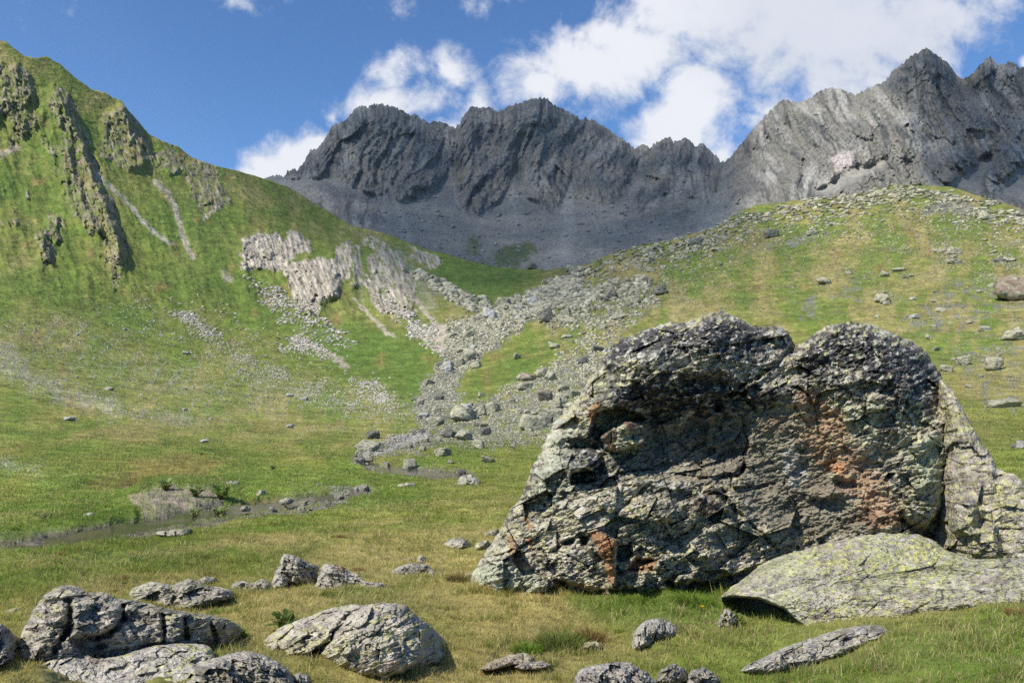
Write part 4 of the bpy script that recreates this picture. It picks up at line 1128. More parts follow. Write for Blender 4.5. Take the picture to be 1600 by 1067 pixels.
paint([(600, 620), (780, 590), (790, 660), (680, 700)], dark, .35, 14, 14, (.1, .35))
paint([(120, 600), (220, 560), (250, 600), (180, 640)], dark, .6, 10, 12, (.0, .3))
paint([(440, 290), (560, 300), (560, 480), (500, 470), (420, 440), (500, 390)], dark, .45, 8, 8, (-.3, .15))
# orange fresh faces
for poly, wt in (([(365, 640), (385, 628), (440, 664), (438, 716), (415, 722), (392, 700)], 1), ([(405, 724), (436, 722), (442, 790), (430, 795), (416, 770)], .95), ([(470, 748), (500, 712), (555, 722), (548, 748), (500, 755)], .8),
                 ([(175, 598), (188, 594), (205, 630), (196, 638)], .95), ([(132, 645), (148, 650), (160, 690), (200, 740), (150, 742), (140, 700)], .8), ([(180, 655), (200, 650), (212, 690), (200, 690)], .8),
                 ([(362, 285), (392, 270), (392, 300), (378, 345), (366, 335)], .85), ([(398, 368), (412, 356), (438, 408), (420, 400)], .95), ([(476, 330), (492, 326), (492, 355), (478, 350)], .9),
                 ([(290, 440), (304, 456), (312, 490), (300, 485)], .9), ([(270, 780), (330, 780), (420, 800), (470, 790), (450, 830), (360, 845), (280, 815)], .55), ([(460, 325), (476, 330), (470, 345)], .8)):
    paint(poly, cl((.36, .205, .10), .35), wt, 3, 3, (-.6, -.1), 10)
paint([(905, 400), (970, 395), (985, 480), (940, 520), (900, 450)], cl((.40, .39, .37), .5), .55, 14, 16, (-.1, .2))
paint([(660, 540), (740, 540), (760, 590), (680, 590)], cl((.13, .085, .07), .4), .8)
# pale yellow-green crust on the sunny flank and the right dome
paint([(20, 740), (120, 700), (240, 780), (220, 830), (60, 830)], cl((.44, .46, .32), .5), .8, 14, 12, (-.15, .15))
paint([(240, 380), (330, 300), (360, 420), (300, 560), (200, 560)], cl((.38, .40, .29), .5), .65, 16, 14, (.0, .25))
paint([(1260, 380), (1380, 360), (1400, 480), (1340, 600), (1280, 500)], cl((.36, .38, .24), .5), .75, 16, 14, (-.05, .2))
paint([(1080, 280), (1200, 280), (1180, 380), (1100, 370)], cl((.36, .37, .26), .5), .6, 16, 14, (.0, .25))
paint([(480, 120), (620, 110), (700, 130), (600, 180), (500, 170)], cl((.45, .45, .43), .5), .6, 14, 14, (.05, .25))
HF = F
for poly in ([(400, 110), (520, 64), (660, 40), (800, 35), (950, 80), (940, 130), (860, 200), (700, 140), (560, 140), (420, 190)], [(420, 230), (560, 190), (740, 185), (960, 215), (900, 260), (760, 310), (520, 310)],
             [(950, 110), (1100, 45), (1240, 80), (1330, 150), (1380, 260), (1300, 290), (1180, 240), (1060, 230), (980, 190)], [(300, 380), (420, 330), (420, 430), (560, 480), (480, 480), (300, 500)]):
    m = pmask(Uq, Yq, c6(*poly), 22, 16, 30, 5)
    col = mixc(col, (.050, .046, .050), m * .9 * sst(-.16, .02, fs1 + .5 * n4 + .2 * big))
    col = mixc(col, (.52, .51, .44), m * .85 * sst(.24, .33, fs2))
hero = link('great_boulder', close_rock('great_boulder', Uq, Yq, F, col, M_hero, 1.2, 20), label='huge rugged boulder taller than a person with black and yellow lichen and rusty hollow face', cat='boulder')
def hero_d(u, y):
    i = np.argmin((Uq - u) ** 2 + (Yq - y) ** 2); return HF.ravel()[i]
# moss cushion growing in the cleft between the two domes
def cushion(u, y, wpx, hpx, d, label, colr):
    ico = bmesh.new(); bmesh.ops.create_icosphere(ico, subdivisions=4, radius=1)
    v = np.array([q.co for q in ico.verts]); f = np.array([[a.index for a in q.verts] for q in ico.faces]); ico.free()
    v *= (1 + .22 * fb3(v * 2.2, 3, 3) + .12 * fb3(v * 7, 2, 5))[:, None]
    m_ = d / F_PX
    c = unproject(np.array([u]), np.array([y]), np.array([d]))[0]
    cc = np.array(colr) * (1 + .5 * fb3(v * 6, 3, 9))[:, None]
    return link('moss_cushion', mesh_np('moss_cushion', c + v * np.array([wpx * m_, .8 * wpx * m_, hpx * m_]), f, M_rock, cc), label=label, cat='moss')
cushion(1188, 583, 9, 6, hero_d(1188, 585) - .02, 'small olive moss cushion in the cleft between the two domes of the huge boulder', (.13, .12, .03))

# ------------------------------------------------------------------ rock behind the right flank and the slab in front of it
BACK = c6((1360, 200), (1400, 240), (1425, 285), (1452, 335), (1480, 382), (1508, 420), (1522, 458), (1545, 464), (1575, 474), (1610, 505), (1680, 560), (1780, 630), (1820, 700), (1800, 780), (1640, 800), (1500, 780), (1380, 770), (1300, 700), (1330, 500))
def back_x(Uq, Yq, F, col, edge):
    F = F - .22 * pmask(Uq, Yq, c6((1395, 560), (1440, 540), (1475, 580), (1460, 640), (1400, 640)), 10, 4)
    F = F + .035 * lmask(Uq, Yq, c6((1522, 440), (1530, 520), (1545, 620), (1540, 700)), 3, 6, 5)
    F = F - .10 * pmask(Uq, Yq, c6((1440, 640), (1520, 620), (1530, 720), (1440, 720)), 8, 4) + .0016 * np.clip(1500 - Uq, 0, 100) * 0
    return F, col
relief_rock(BACK, 'pale lichened rock mass sloping down behind the right flank of the huge boulder', lean=.32, rnd=.30, thick=1.2, fs=64, fa=.06, seed=41, extra=back_x, nudge=-.12, centre=(1545, 850),
            base=(.36, .355, .325), yellow=.75, black=.42, pale=.85)
SLAB = c6((736, 822), (760, 800), (790, 780), (850, 732), (905, 708), (960, 690), (1040, 668), (1100, 655), (1200, 640), (1300, 644), (1340, 660), (1380, 690), (1450, 716), (1550, 712), (1640, 716), (1760, 740), (1780, 820),
          (1600, 850), (1480, 860), (1340, 880), (1250, 890), (1150, 905), (1060, 910), (985, 915), (930, 898), (870, 885), (800, 880), (765, 880))
def slab_x(Uq, Yq, F, col, edge):
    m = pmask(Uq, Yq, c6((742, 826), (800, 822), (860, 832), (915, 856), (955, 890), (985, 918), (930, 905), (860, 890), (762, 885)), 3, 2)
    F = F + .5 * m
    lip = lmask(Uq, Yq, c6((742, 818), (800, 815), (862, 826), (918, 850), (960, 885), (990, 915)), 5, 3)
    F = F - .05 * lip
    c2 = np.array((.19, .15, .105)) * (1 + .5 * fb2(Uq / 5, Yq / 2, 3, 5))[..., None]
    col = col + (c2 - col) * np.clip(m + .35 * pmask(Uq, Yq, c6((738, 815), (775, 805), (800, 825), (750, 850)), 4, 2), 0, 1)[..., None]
    F = F - .06 * fb2(Uq / 70, Yq / 40, 5, 9) - .012 * fb2(Uq / 9, Yq / 4, 4, 10, .7)
    q1 = fb2(Uq / 9, Yq / 6, 5, 19, .75) + .4 * fb2(Uq / 80, Yq / 40, 3, 20)
    col = mixc(col, (.46, .475, .23), .62 * sst(-.02, .2, q1) * (1 - np.clip(m, 0, 1)))
    col = mixc(col, (.09, .085, .08), .8 * sst(.3, .42, fb2(Uq / 6, Yq / 4, 4, 21, .75)))
    return F, col
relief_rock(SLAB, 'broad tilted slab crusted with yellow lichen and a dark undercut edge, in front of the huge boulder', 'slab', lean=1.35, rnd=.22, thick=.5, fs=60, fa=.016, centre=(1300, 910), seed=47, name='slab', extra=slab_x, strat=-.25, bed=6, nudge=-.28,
            base=(.37, .36, .345), yellow=.95, black=.35, pale=.9)

# ------------------------------------------------------------------ foreground boulders
def c7(*pts): return [(x * .344, 700 + y * .344) for x, y in pts]
def c8(*pts): return [(400 + x * .375, 700 + y * .375) for x, y in pts]
R1 = c7((55, 1040), (78, 960), (95, 850), (120, 790), (150, 735), (200, 672), (248, 632), (300, 618), (372, 630), (385, 655), (470, 652), (522, 680), (600, 688), (680, 706), (760, 728), (850, 742), (960, 758), (1040, 778), (1100, 812), (1098, 850), (1060, 890), (980, 930), (800, 960), (600, 985), (400, 1020), (200, 1060))
def r1x(Uq, Yq, F, col, edge):
    F = F - .10 * pmask(Uq, Yq, c7((330, 690), (480, 680), (560, 730), (540, 800), (420, 860), (330, 850)), 8, 4)
    F = F + .16 * lmask(Uq, Yq, c7((560, 720), (560, 780), (500, 850), (400, 860)), 4, 3, 3)
    F = F + .12 * pmask(Uq, Yq, c7((340, 880), (440, 860), (480, 900), (430, 930), (360, 920)), 6, 4)
    F = F + .09 * lmask(Uq, Yq, c7((740, 760), (750, 830), (740, 880)), 3, 3, 2) + .08 * lmask(Uq, Yq, c7((840, 770), (850, 860)), 3, 3, 2) + .08 * lmask(Uq, Yq, c7((960, 790), (980, 870)), 3, 3, 2)
    F = F - .06 * pmask(Uq, Yq, c7((560, 800), (720, 790), (740, 880), (560, 900)), 8, 4)
    F = F + .12 * lmask(Uq, Yq, c7((200, 700), (320, 690), (320, 800), (250, 920)), 4, 4, 4)
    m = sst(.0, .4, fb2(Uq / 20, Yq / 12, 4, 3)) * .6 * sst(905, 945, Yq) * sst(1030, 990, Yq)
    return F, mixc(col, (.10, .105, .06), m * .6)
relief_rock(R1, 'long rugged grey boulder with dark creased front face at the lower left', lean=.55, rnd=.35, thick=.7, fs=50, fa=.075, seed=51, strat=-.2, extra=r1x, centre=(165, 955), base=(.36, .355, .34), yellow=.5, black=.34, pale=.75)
R1b = c7((578, 662), (610, 632), (640, 618), (690, 604), (765, 618), (790, 622), (830, 600), (862, 590), (925, 622), (1000, 630), (1060, 648), (1062, 680), (1000, 700), (930, 722), (860, 740), (700, 722), (600, 700))
relief_rock(R1b, 'low flat grey outcrop split by a dark crack just behind the long rugged boulder', 'outcrop', lean=1.6, rnd=.2, thick=.4, fs=30, fa=.07, seed=53, name='outcrop', strat=-.15, nudge=-.18, base=(.34, .34, .33), yellow=.3, black=.35)
relief_rock(c7((880, 604), (938, 580), (985, 584), (982, 604), (930, 624), (895, 622)), 'small pale flat rock at the back of the low grey outcrop', 'rock', name='rock', lean=1.2, rnd=.12, thick=.3, fs=24, fa=.03, seed=54, yellow=.3, black=.2)
relief_rock(c7((1040, 630), (1070, 606), (1110, 602), (1140, 615), (1190, 590), (1228, 606), (1248, 636), (1200, 650), (1120, 652), (1060, 650)), 'small dark knobbly rock between the low outcrop and the pointed rock', 'rock', name='rock', lean=.8, rnd=.15, thick=.3, fs=20, fa=.06, seed=55, black=.5)
R2 = c7((-120, 1200), (-60, 1100), (20, 1050), (100, 1008), (200, 962), (300, 936), (400, 934), (440, 958), (560, 940), (600, 922), (650, 905), (750, 890), (850, 886), (930, 890), (962, 908), (975, 950), (1000, 1010), (1000, 1200))
relief_rock(R2, 'pale flat slab with yellow lichen filling the bottom left corner', 'slab', name='slab', lean=1.9, rnd=.16, thick=.5, fs=60, fa=.045, seed=57, strat=-.2, centre=(150, 1060), base=(.38, .38, .36), yellow=.75, black=.22, pale=.8, bed=20)
R2b = c7((860, 1010), (900, 980), (960, 956), (1050, 930), (1130, 918), (1200, 940), (1280, 980), (1320, 1020), (1345, 1080), (1360, 1180), (900, 1200), (800, 1100))
relief_rock(R2b, 'dark grey rounded boulder overlapping the pale slab at the bottom edge', lean=.9, rnd=.22, thick=.5, fs=34, fa=.075, seed=58, strat=.3, base=(.32, .32, .32), yellow=.3, black=.38, pale=.65, bed=20, nudge=-.12)
relief_rock(c7((1325, 1040), (1350, 1018), (1400, 1030), (1420, 1060), (1400, 1100), (1340, 1100)), 'small grey stone beside the dark boulder at the bottom edge', 'stone', name='stone', lean=.6, rnd=.1, thick=.2, fs=14, fa=.03, seed=59)
relief_rock(c7((-110, 900), (-60, 800), (0, 788), (42, 820), (75, 862), (86, 912), (62, 1000), (30, 1060), (-100, 1080)), 'dark boulder cut by the left edge of the photo beside the long rugged boulder', lean=.5, rnd=.3, thick=.6, fs=30, fa=.08, seed=60, base=(.24, .24, .25), black=.45, yellow=.25)
relief_rock(c7((-80, 790), (-20, 752), (60, 728), (105, 720), (82, 762), (40, 784), (0, 800)), 'pale flat tilted rock at the left edge behind the dark cut off boulder', 'rock', name='rock', lean=1.2, rnd=.12, thick=.3, fs=30, fa=.04, seed=61, base=(.38, .38, .35), black=.15)
R3 = c8((30, 806), (60, 776), (100, 745), (180, 712), (270, 682), (350, 656), (400, 650), (450, 652), (530, 640), (580, 644), (620, 652), (660, 690), (690, 716), (722, 730), (760, 772), (800, 812), (840, 860), (862, 898), (800, 912), (730, 912), (680, 930), (620, 955), (540, 985), (460, 972), (330, 930), (250, 880), (150, 872), (70, 876), (40, 850))
def r3x(Uq, Yq, F, col, edge):
    F = F - .12 * pmask(Uq, Yq, c8((400, 650), (640, 650), (700, 740), (690, 900), (540, 960), (330, 920), (270, 840), (330, 740)), 8, 3, 20)
    # the right end breaks away as a steep face
    d, sd, al = line_d(Uq, Yq, c8((655, 690), (690, 760), (685, 830), (690, 930)))
    q = d * sd
    F = F + .0085 * np.clip(q, 0, 90)
    F = F + .10 * lmask(Uq, Yq, c8((390, 690), (330, 760), (280, 830), (240, 860)), 4, 3, 3)
    return F, col
relief_rock(R3, 'pale grey streaked boulder with a dark right end, lone in the grass at bottom centre', lean=.75, rnd=.28, thick=.6, fs=40, fa=.055, seed=63, strat=-.45, extra=r3x, base=(.45, .44, .40), yellow=.6, black=.2, pale=.9)
relief_rock(c8((62, 590), (70, 545), (78, 522), (96, 488), (110, 450), (130, 434), (165, 450), (200, 465), (262, 492), (262, 545), (200, 580), (100, 600)), 'pointed grey rock standing left of the rock with a red plant', 'rock', name='rock', lean=.45, rnd=.25, thick=.5, fs=22, fa=.09, seed=65, strat=.6, nudge=-.1, base=(.36, .36, .35), black=.3, yellow=.2)
relief_rock(c8((230, 618), (242, 585), (268, 512), (290, 478), (340, 490), (420, 522), (460, 556), (530, 560), (588, 596), (500, 616), (380, 608), (300, 618)), 'low grey rock with a small red plant on top, right of the pointed rock', 'rock', name='rock', lean=.7, rnd=.2, thick=.5, fs=24, fa=.07, seed=66, strat=.3, nudge=-.12, base=(.38, .38, .37), black=.25, yellow=.15)
relief_rock(c8((-30, 600), (-10, 560), (20, 550), (60, 566), (80, 592), (40, 608), (0, 610)), 'small grey rock at the left foot of the pointed rock', 'rock', name='rock', lean=.7, rnd=.12, thick=.3, fs=16, fa=.05, seed=67, black=.4)
relief_rock(c8((550, 520), (600, 490), (650, 478), (720, 486), (742, 510), (768, 536), (690, 548), (600, 548)), 'dark grey low rock in the grass left of the huge boulder', 'rock', name='rock', lean=.8, rnd=.14, thick=.35, fs=18, fa=.07, seed=68, base=(.27, .27, .275), black=.4, yellow=.1)
relief_rock(c8((662, 490), (668, 462), (690, 444), (715, 458), (722, 484), (690, 492)), 'small pale upright stone behind the dark low rock', 'stone', name='stone', lean=.3, rnd=.12, thick=.25, fs=14, fa=.04, seed=69, base=(.40, .40, .34), black=.1)
relief_rock(c8((618, 470), (630, 456), (650, 458), (655, 472), (635, 478)), 'tiny pale stone left of the small upright stone', 'stone', name='stone', lean=.4, rnd=.08, thick=.2, fs=10, fa=.02, seed=70, base=(.40, .40, .34), black=.1)
relief_rock(c8((760, 472), (772, 452), (792, 450), (800, 466), (785, 476)), 'small rounded pale stone between the upright stone and the huge boulder', 'stone', name='stone', lean=.4, rnd=.08, thick=.2, fs=10, fa=.02, seed=71, base=(.38, .38, .33), black=.1)
relief_rock(c8((775, 424), (784, 396), (802, 380), (840, 370), (880, 384), (898, 412), (860, 426), (805, 428)), 'smooth pale domed rock in the meadow left of the huge boulder', 'rock', name='rock', lean=.7, rnd=.22, thick=.5, fs=30, fa=.035, seed=72, base=(.37, .38, .33), black=.1, yellow=.3)
relief_rock(c8((902, 424), (918, 396), (960, 378), (975, 395), (965, 420), (930, 428)), 'pale rock half hidden behind the left foot of the huge boulder', 'rock', name='rock', lean=.6, rnd=.18, thick=.4, fs=24, fa=.03, seed=73, base=(.36, .37, .32), black=.15)
relief_rock(c8((930, 372), (960, 350), (1000, 335), (1020, 345), (1000, 372), (960, 380)), 'flat pale rock behind the left flank of the huge boulder', 'rock', name='rock', lean=1.0, rnd=.15, thick=.4, fs=24, fa=.04, seed=74, base=(.35, .35, .31), black=.2)
relief_rock(c8((820, 556), (850, 530), (890, 515), (910, 535), (905, 570), (850, 572)), 'small grey rock against the left foot of the huge boulder', 'rock', name='rock', lean=.5, rnd=.14, thick=.35, fs=16, fa=.05, seed=75, black=.4)
relief_rock(c6((484, 975), (490, 922), (508, 902), (530, 886), (570, 880), (600, 894), (632, 922), (604, 942), (545, 960), (512, 980)), 'small blue grey boulder in the grass below the middle of the huge boulder', lean=.55, rnd=.2, thick=.35, fs=24, fa=.05, seed=76, base=(.33, .335, .345), yellow=.25, black=.3)
relief_rock(c6((788, 1036), (810, 1014), (850, 998), (920, 964), (1010, 934), (1060, 918), (1100, 908), (1180, 898), (1232, 914), (1205, 938), (1150, 962), (1060, 1002), (965, 1024), (860, 1044)), 'long low grey rock lying in dry grass below the yellow slab', 'rock', name='rock', lean=1.9, rnd=.14, thick=.3, fs=36, fa=.045, seed=77, strat=-.3, base=(.37, .37, .365), yellow=.3, black=.28)
relief_rock(c6((300, 1120), (320, 1062), (340, 1024), (420, 1008), (480, 1008), (530, 1036), (562, 1066), (580, 1120), (450, 1150)), 'grey boulder cut by the bottom edge below the huge boulder', lean=.7, rnd=.2, thick=.4, fs=28, fa=.06, seed=78, base=(.33, .33, .335), yellow=.2, black=.4)
relief_rock(c6((552, 1062), (566, 1028), (608, 1008), (640, 1028), (646, 1062), (600, 1078)), 'yellow lichened stone left of its grey neighbour at the bottom edge', 'stone', name='stone', lean=.6, rnd=.12, thick=.25, fs=16, fa=.04, seed=79, yellow=.6)
relief_rock(c6((640, 1070), (650, 1035), (692, 1018), (732, 1050), (735, 1080), (680, 1095)), 'grey stone right of the yellow lichened stone at the bottom edge', 'stone', name='stone', lean=.6, rnd=.12, thick=.25, fs=16, fa=.05, seed=80, yellow=.15, black=.4)
relief_rock(c8((925, 922), (980, 884), (1060, 860), (1120, 850), (1160, 872), (1150, 895), (1060, 905), (980, 925)), 'flat buff stone lying flush with the grass left of bottom centre boulders', 'stone', name='stone', lean=2.2, rnd=.08, thick=.2, fs=26, fa=.03, seed=81, base=(.36, .33, .27), yellow=.1, black=.2)
relief_rock(c8((1070, 912), (1120, 890), (1190, 884), (1235, 904), (1190, 920), (1110, 922)), 'flat pinkish stone just right of the flush buff stone', 'stone', name='stone', lean=2.2, rnd=.07, thick=.2, fs=22, fa=.03, seed=82, base=(.36, .33, .30), yellow=.05, black=.2)
relief_rock(c6((722, 912), (735, 880), (748, 852), (780, 870), (795, 895), (770, 918), (740, 920)), 'grey stone under the dark left edge of the yellow slab', 'stone', name='stone', lean=.5, rnd=.12, thick=.25, fs=16, fa=.05, seed=83, nudge=-.05)
relief_rock(c8((1360, 836), (1370, 808), (1395, 800), (1430, 808), (1446, 824), (1410, 838)), 'small grey stone in the green tuft below the huge boulder', 'stone', name='stone', lean=.9, rnd=.08, thick=.2, fs=12, fa=.04, seed=84)
relief_rock(c8((1280, 694), (1310, 680), (1362, 676), (1352, 688), (1300, 700)), 'thin flat pale stone in the grass in front of the huge boulder', 'stone', name='stone', lean=2.0, rnd=.05, thick=.15, fs=12, fa=.02, seed=85, base=(.40, .40, .34))
relief_rock(c8((1490, 712), (1510, 698), (1545, 706), (1542, 720), (1505, 722)), 'small brown flat stone in the grass in front of the huge boulder', 'stone', name='stone', lean=1.6, rnd=.05, thick=.15, fs=12, fa=.02, seed=86, base=(.28, .21, .15), yellow=0)
relief_rock(c7((1175, 692), (1185, 676), (1215, 670), (1222, 688), (1195, 698)), 'tiny grey stone in the grass above the leafy plant', 'stone', name='stone', lean=.6, rnd=.06, thick=.15, fs=10, fa=.02, seed=87)
relief_rock(c7((1298, 690), (1306, 668), (1328, 664), (1336, 680), (1315, 692)), 'tiny pale stone below the rock with a red plant', 'stone', name='stone', lean=.6, rnd=.06, thick=.15, fs=10, fa=.02, seed=88)
relief_rock(c7((1070, 720), (1090, 700), (1120, 696), (1146, 714), (1110, 726)), 'small flat grey stone right of the long rugged boulder', 'stone', name='stone', lean=1.0, rnd=.06, thick=.15, fs=12, fa=.03, seed=89)

# ------------------------------------------------------------------ single rocks out on the meadow and along the streams
relief_rock(c8((830, 162), (838, 135), (852, 118), (890, 106), (932, 130), (948, 156), (900, 164)), 'pale lichened rock alone in the meadow left of the huge boulder', 'rock', name='rock', lean=.7, rnd=.35, thick=.8, fs=18, fa=.14, seed=90, base=(.36, .37, .33), black=.3, bed=3)
relief_rock(c8((580, 168), (592, 152), (614, 144), (660, 143), (674, 158), (640, 170)), 'low pale rock left of the lone lichened rock in the meadow', 'rock', name='rock', lean=1.0, rnd=.25, thick=.7, fs=14, fa=.08, seed=91, base=(.38, .38, .35), black=.25, bed=3)
relief_rock(c7((358, 320), (378, 300), (402, 294), (450, 294), (474, 310), (440, 324), (405, 332)), 'flat pale stone on the green bank above the stream', 'rock', name='rock', lean=2.6, rnd=.2, thick=.5, fs=30, fa=.03, seed=92, base=(.36, .36, .34), black=.15, bed=3)
relief_rock(c7((700, 390), (716, 376), (760, 374), (820, 368), (872, 364), (868, 384), (830, 398), (770, 404), (720, 396)), 'long flat pale stone on the near side of the stream', 'rock', name='rock', lean=1.8, rnd=.2, thick=.5, fs=30, fa=.05, seed=93, base=(.35, .36, .32), black=.2, bed=3)
relief_rock(c7((998, 172), (1012, 160), (1042, 151), (1090, 148), (1098, 164), (1112, 180), (1060, 184), (1020, 180)), 'grey wedge shaped rock on the grass behind the stream bank', 'rock', name='rock', lean=.8, rnd=.3, thick=.8, fs=20, fa=.10, seed=94, base=(.27, .27, .265), black=.35, bed=3)
relief_rock(c7((1156, 222), (1168, 196), (1190, 182), (1215, 200), (1218, 218), (1180, 228)), 'pale pointed stone beside the stream', 'rock', name='rock', lean=.5, rnd=.25, thick=.5, fs=14, fa=.08, seed=95, base=(.36, .37, .33), bed=3)
relief_rock(c7((1262, 252), (1275, 232), (1300, 224), (1330, 230), (1336, 250), (1300, 260)), 'rounded mossy grey stone in the stream bed', 'rock', name='rock', lean=.7, rnd=.25, thick=.5, fs=16, fa=.05, seed=96, base=(.33, .34, .29), bed=3)
relief_rock(c7((1088, 282), (1094, 266), (1110, 256), (1132, 270), (1128, 286), (1100, 290)), 'small grey stone at the near edge of the stream', 'rock', name='rock', lean=.6, rnd=.2, thick=.4, fs=12, fa=.05, seed=97, bed=3)
relief_rock(c7((905, 192), (915, 174), (940, 172), (962, 190), (930, 198)), 'low pale stone left of the grey wedge shaped rock', 'rock', name='rock', lean=1.4, rnd=.2, thick=.4, fs=14, fa=.05, seed=98, base=(.38, .37, .34), bed=3)
relief_rock(c7((172, 232), (205, 216), (240, 207), (264, 212), (230, 222), (195, 236)), 'thin flat pale stone on the meadow left of the bare bank', 'rock', name='rock', lean=2.6, rnd=.12, thick=.4, fs=16, fa=.04, seed=99, base=(.36, .35, .31), bed=3)
relief_rock(c7((10, 476), (30, 462), (50, 466), (46, 480), (24, 486)), 'small flat stone near the left edge below the stream', 'rock', name='rock', lean=1.6, rnd=.12, thick=.3, fs=12, fa=.03, seed=100, bed=3)

# ================================================================== LOOSE STONES
rng = np.random.RandomState(11)
def ico(sub):
    bm = bmesh.new(); bmesh.ops.create_icosphere(bm, subdivisions=sub, radius=1)
    v = np.array([q.co[:] for q in bm.verts]); f = np.array([[a.index for a in q.verts] for q in bm.faces]); bm.free()
    return v, f
ICO = {s: ico(s) for s in (1, 2, 4)}
def block_shape(sub, seed, rough=.05, flat=1.0):
    """angular block: a ball cut by random planes, then weathered"""
    rs = np.random.RandomState(seed); v, f = ICO[sub]
    nrm = rs.normal(size=(11, 3)); nrm /= np.linalg.norm(nrm, axis=1)[:, None]
    base = np.array([[1, 0, 0], [-1, 0, 0], [0, 1, 0], [0, -1, 0], [0, 0, 1], [0, 0, -1]], float) + rs.normal(0, .22, (6, 3))
    base /= np.linalg.norm(base, axis=1)[:, None]
    nrm = np.concatenate([nrm, base]); dist = np.concatenate([rs.uniform(.72, 1.05, 11), rs.uniform(.62, .85, 6)])
    dt = v @ nrm.T
    r = np.where(dt > .05, dist[None] / np.maximum(dt, .05), 9).min(1)
    p = v * r[:, None]
    if sub > 1:
        p = p * (1 + rough * fb3(p * 2.6, 4, seed % 40) + rough * .5 * fb3(p * 9, 2, seed % 37))[:, None]
    p /= np.abs(p).max(0)[None]
    return p, f
HI = [block_shape(4, 200 + k, .13) for k in range(16)]
MID = [block_shape(2, 300 + k, .08) for k in range(16)]
LO = [block_shape(1, 400 + k) for k in range(16)]

def stone_mat(name, c1, c2, dark, lich, sc, bump=.7):
    m, n, b = new_mat(name)
    tc = n.node('ShaderNodeTexCoord').outputs['Object']
    oi = n.node('ShaderNodeObjectInfo').outputs['Random']
    co = n.v('ADD', tc, n.scale((13.0, 7.0, 5.0), n.m('MULTIPLY', oi, 9.0)))
    a = n.noise(co, sc, 5, .65); bb = n.noise(co, sc * 3.1, 4, .65)
    c = n.mix(n.rng(a, .35, .65), c1, c2)
    c = n.mix(n.rng(oi, 0, 1, 0, .4, False), c, n.scale(c, .6))
    c = n.mix(n.rng(n.noise(n.v('ADD', co, (5, 1, 8)), sc * 1.6, 5, .7), .52, .62, 0, .85), c, dark)
    c = n.mix(n.rng(n.noise(n.v('ADD', co, (1, 9, 3)), sc * 2.0, 5, .7), .52, .62, 0, .75), c, lich)
    c = n.scale(c, n.rng(bb, .3, .7, .7, 1.3, False))
    n.put(b.inputs['Base Color'], c)
    bp = n.node('ShaderNodeBump'); n.put(bp.inputs['Height'], n.m('ADD', a, n.m('MULTIPLY', bb, .4))); n.put(bp.inputs['Distance'], .25); n.put(bp.inputs['Strength'], bump)
    n.l.new(bp.outputs[0], b.inputs['Normal'])
    return m
M_block = stone_mat('rockfall_block', (.33, .31, .22), (.45, .42, .31), (.11, .10, .085), (.46, .46, .29), 1.6)
M_dark = stone_mat('dark_block', (.13, .125, .11), (.22, .21, .18), (.05, .05, .05), (.28, .28, .2), 1.6)
M_white = stone_mat('pale_block', (.40, .39, .35), (.52, .50, .46), (.16, .15, .13), (.46, .47, .40), 1.6)
M_red = stone_mat('rusty_block', (.26, .19, .14), (.34, .28, .21), (.08, .07, .06), (.36, .36, .26), 1.6)
def place(kind_mesh, u, y, wpx, hpx, label, cat, group, mat, name, rot=None, tilt=.18, sink=.30, dpx=None, far=False):
    g = (mpos if far else gpos)([u], [y - 1])[0]
    m = g[1] / F_PX
    me = kind_mesh
    o = bpy.data.objects.new(name, me); COL.objects.link(o)
    w, hh = wpx * m / 2, hpx * m / 2 / (1 - sink * .5)
    o.scale = (w, (dpx * m / 2 if dpx else w * .9), hh)
    o.location = (g[0], g[1] + .3 * w, g[2] + hh * (1 - sink) )
    o.rotation_euler = (rng.uniform(-tilt, tilt), rng.uniform(-tilt, tilt), rng.uniform(-.5, .5) if rot is None else rot)
    o['label'] = label; o['category'] = cat
    if group: o['group'] = group
    return o
def hi_mesh(k, mat):
    key = 'block_%d_%s' % (k % 16, mat.name)
    if key in bpy.data.meshes: return bpy.data.meshes[key]
    v, f = HI[k % 16]
    return mesh_np(key, v, f, mat)
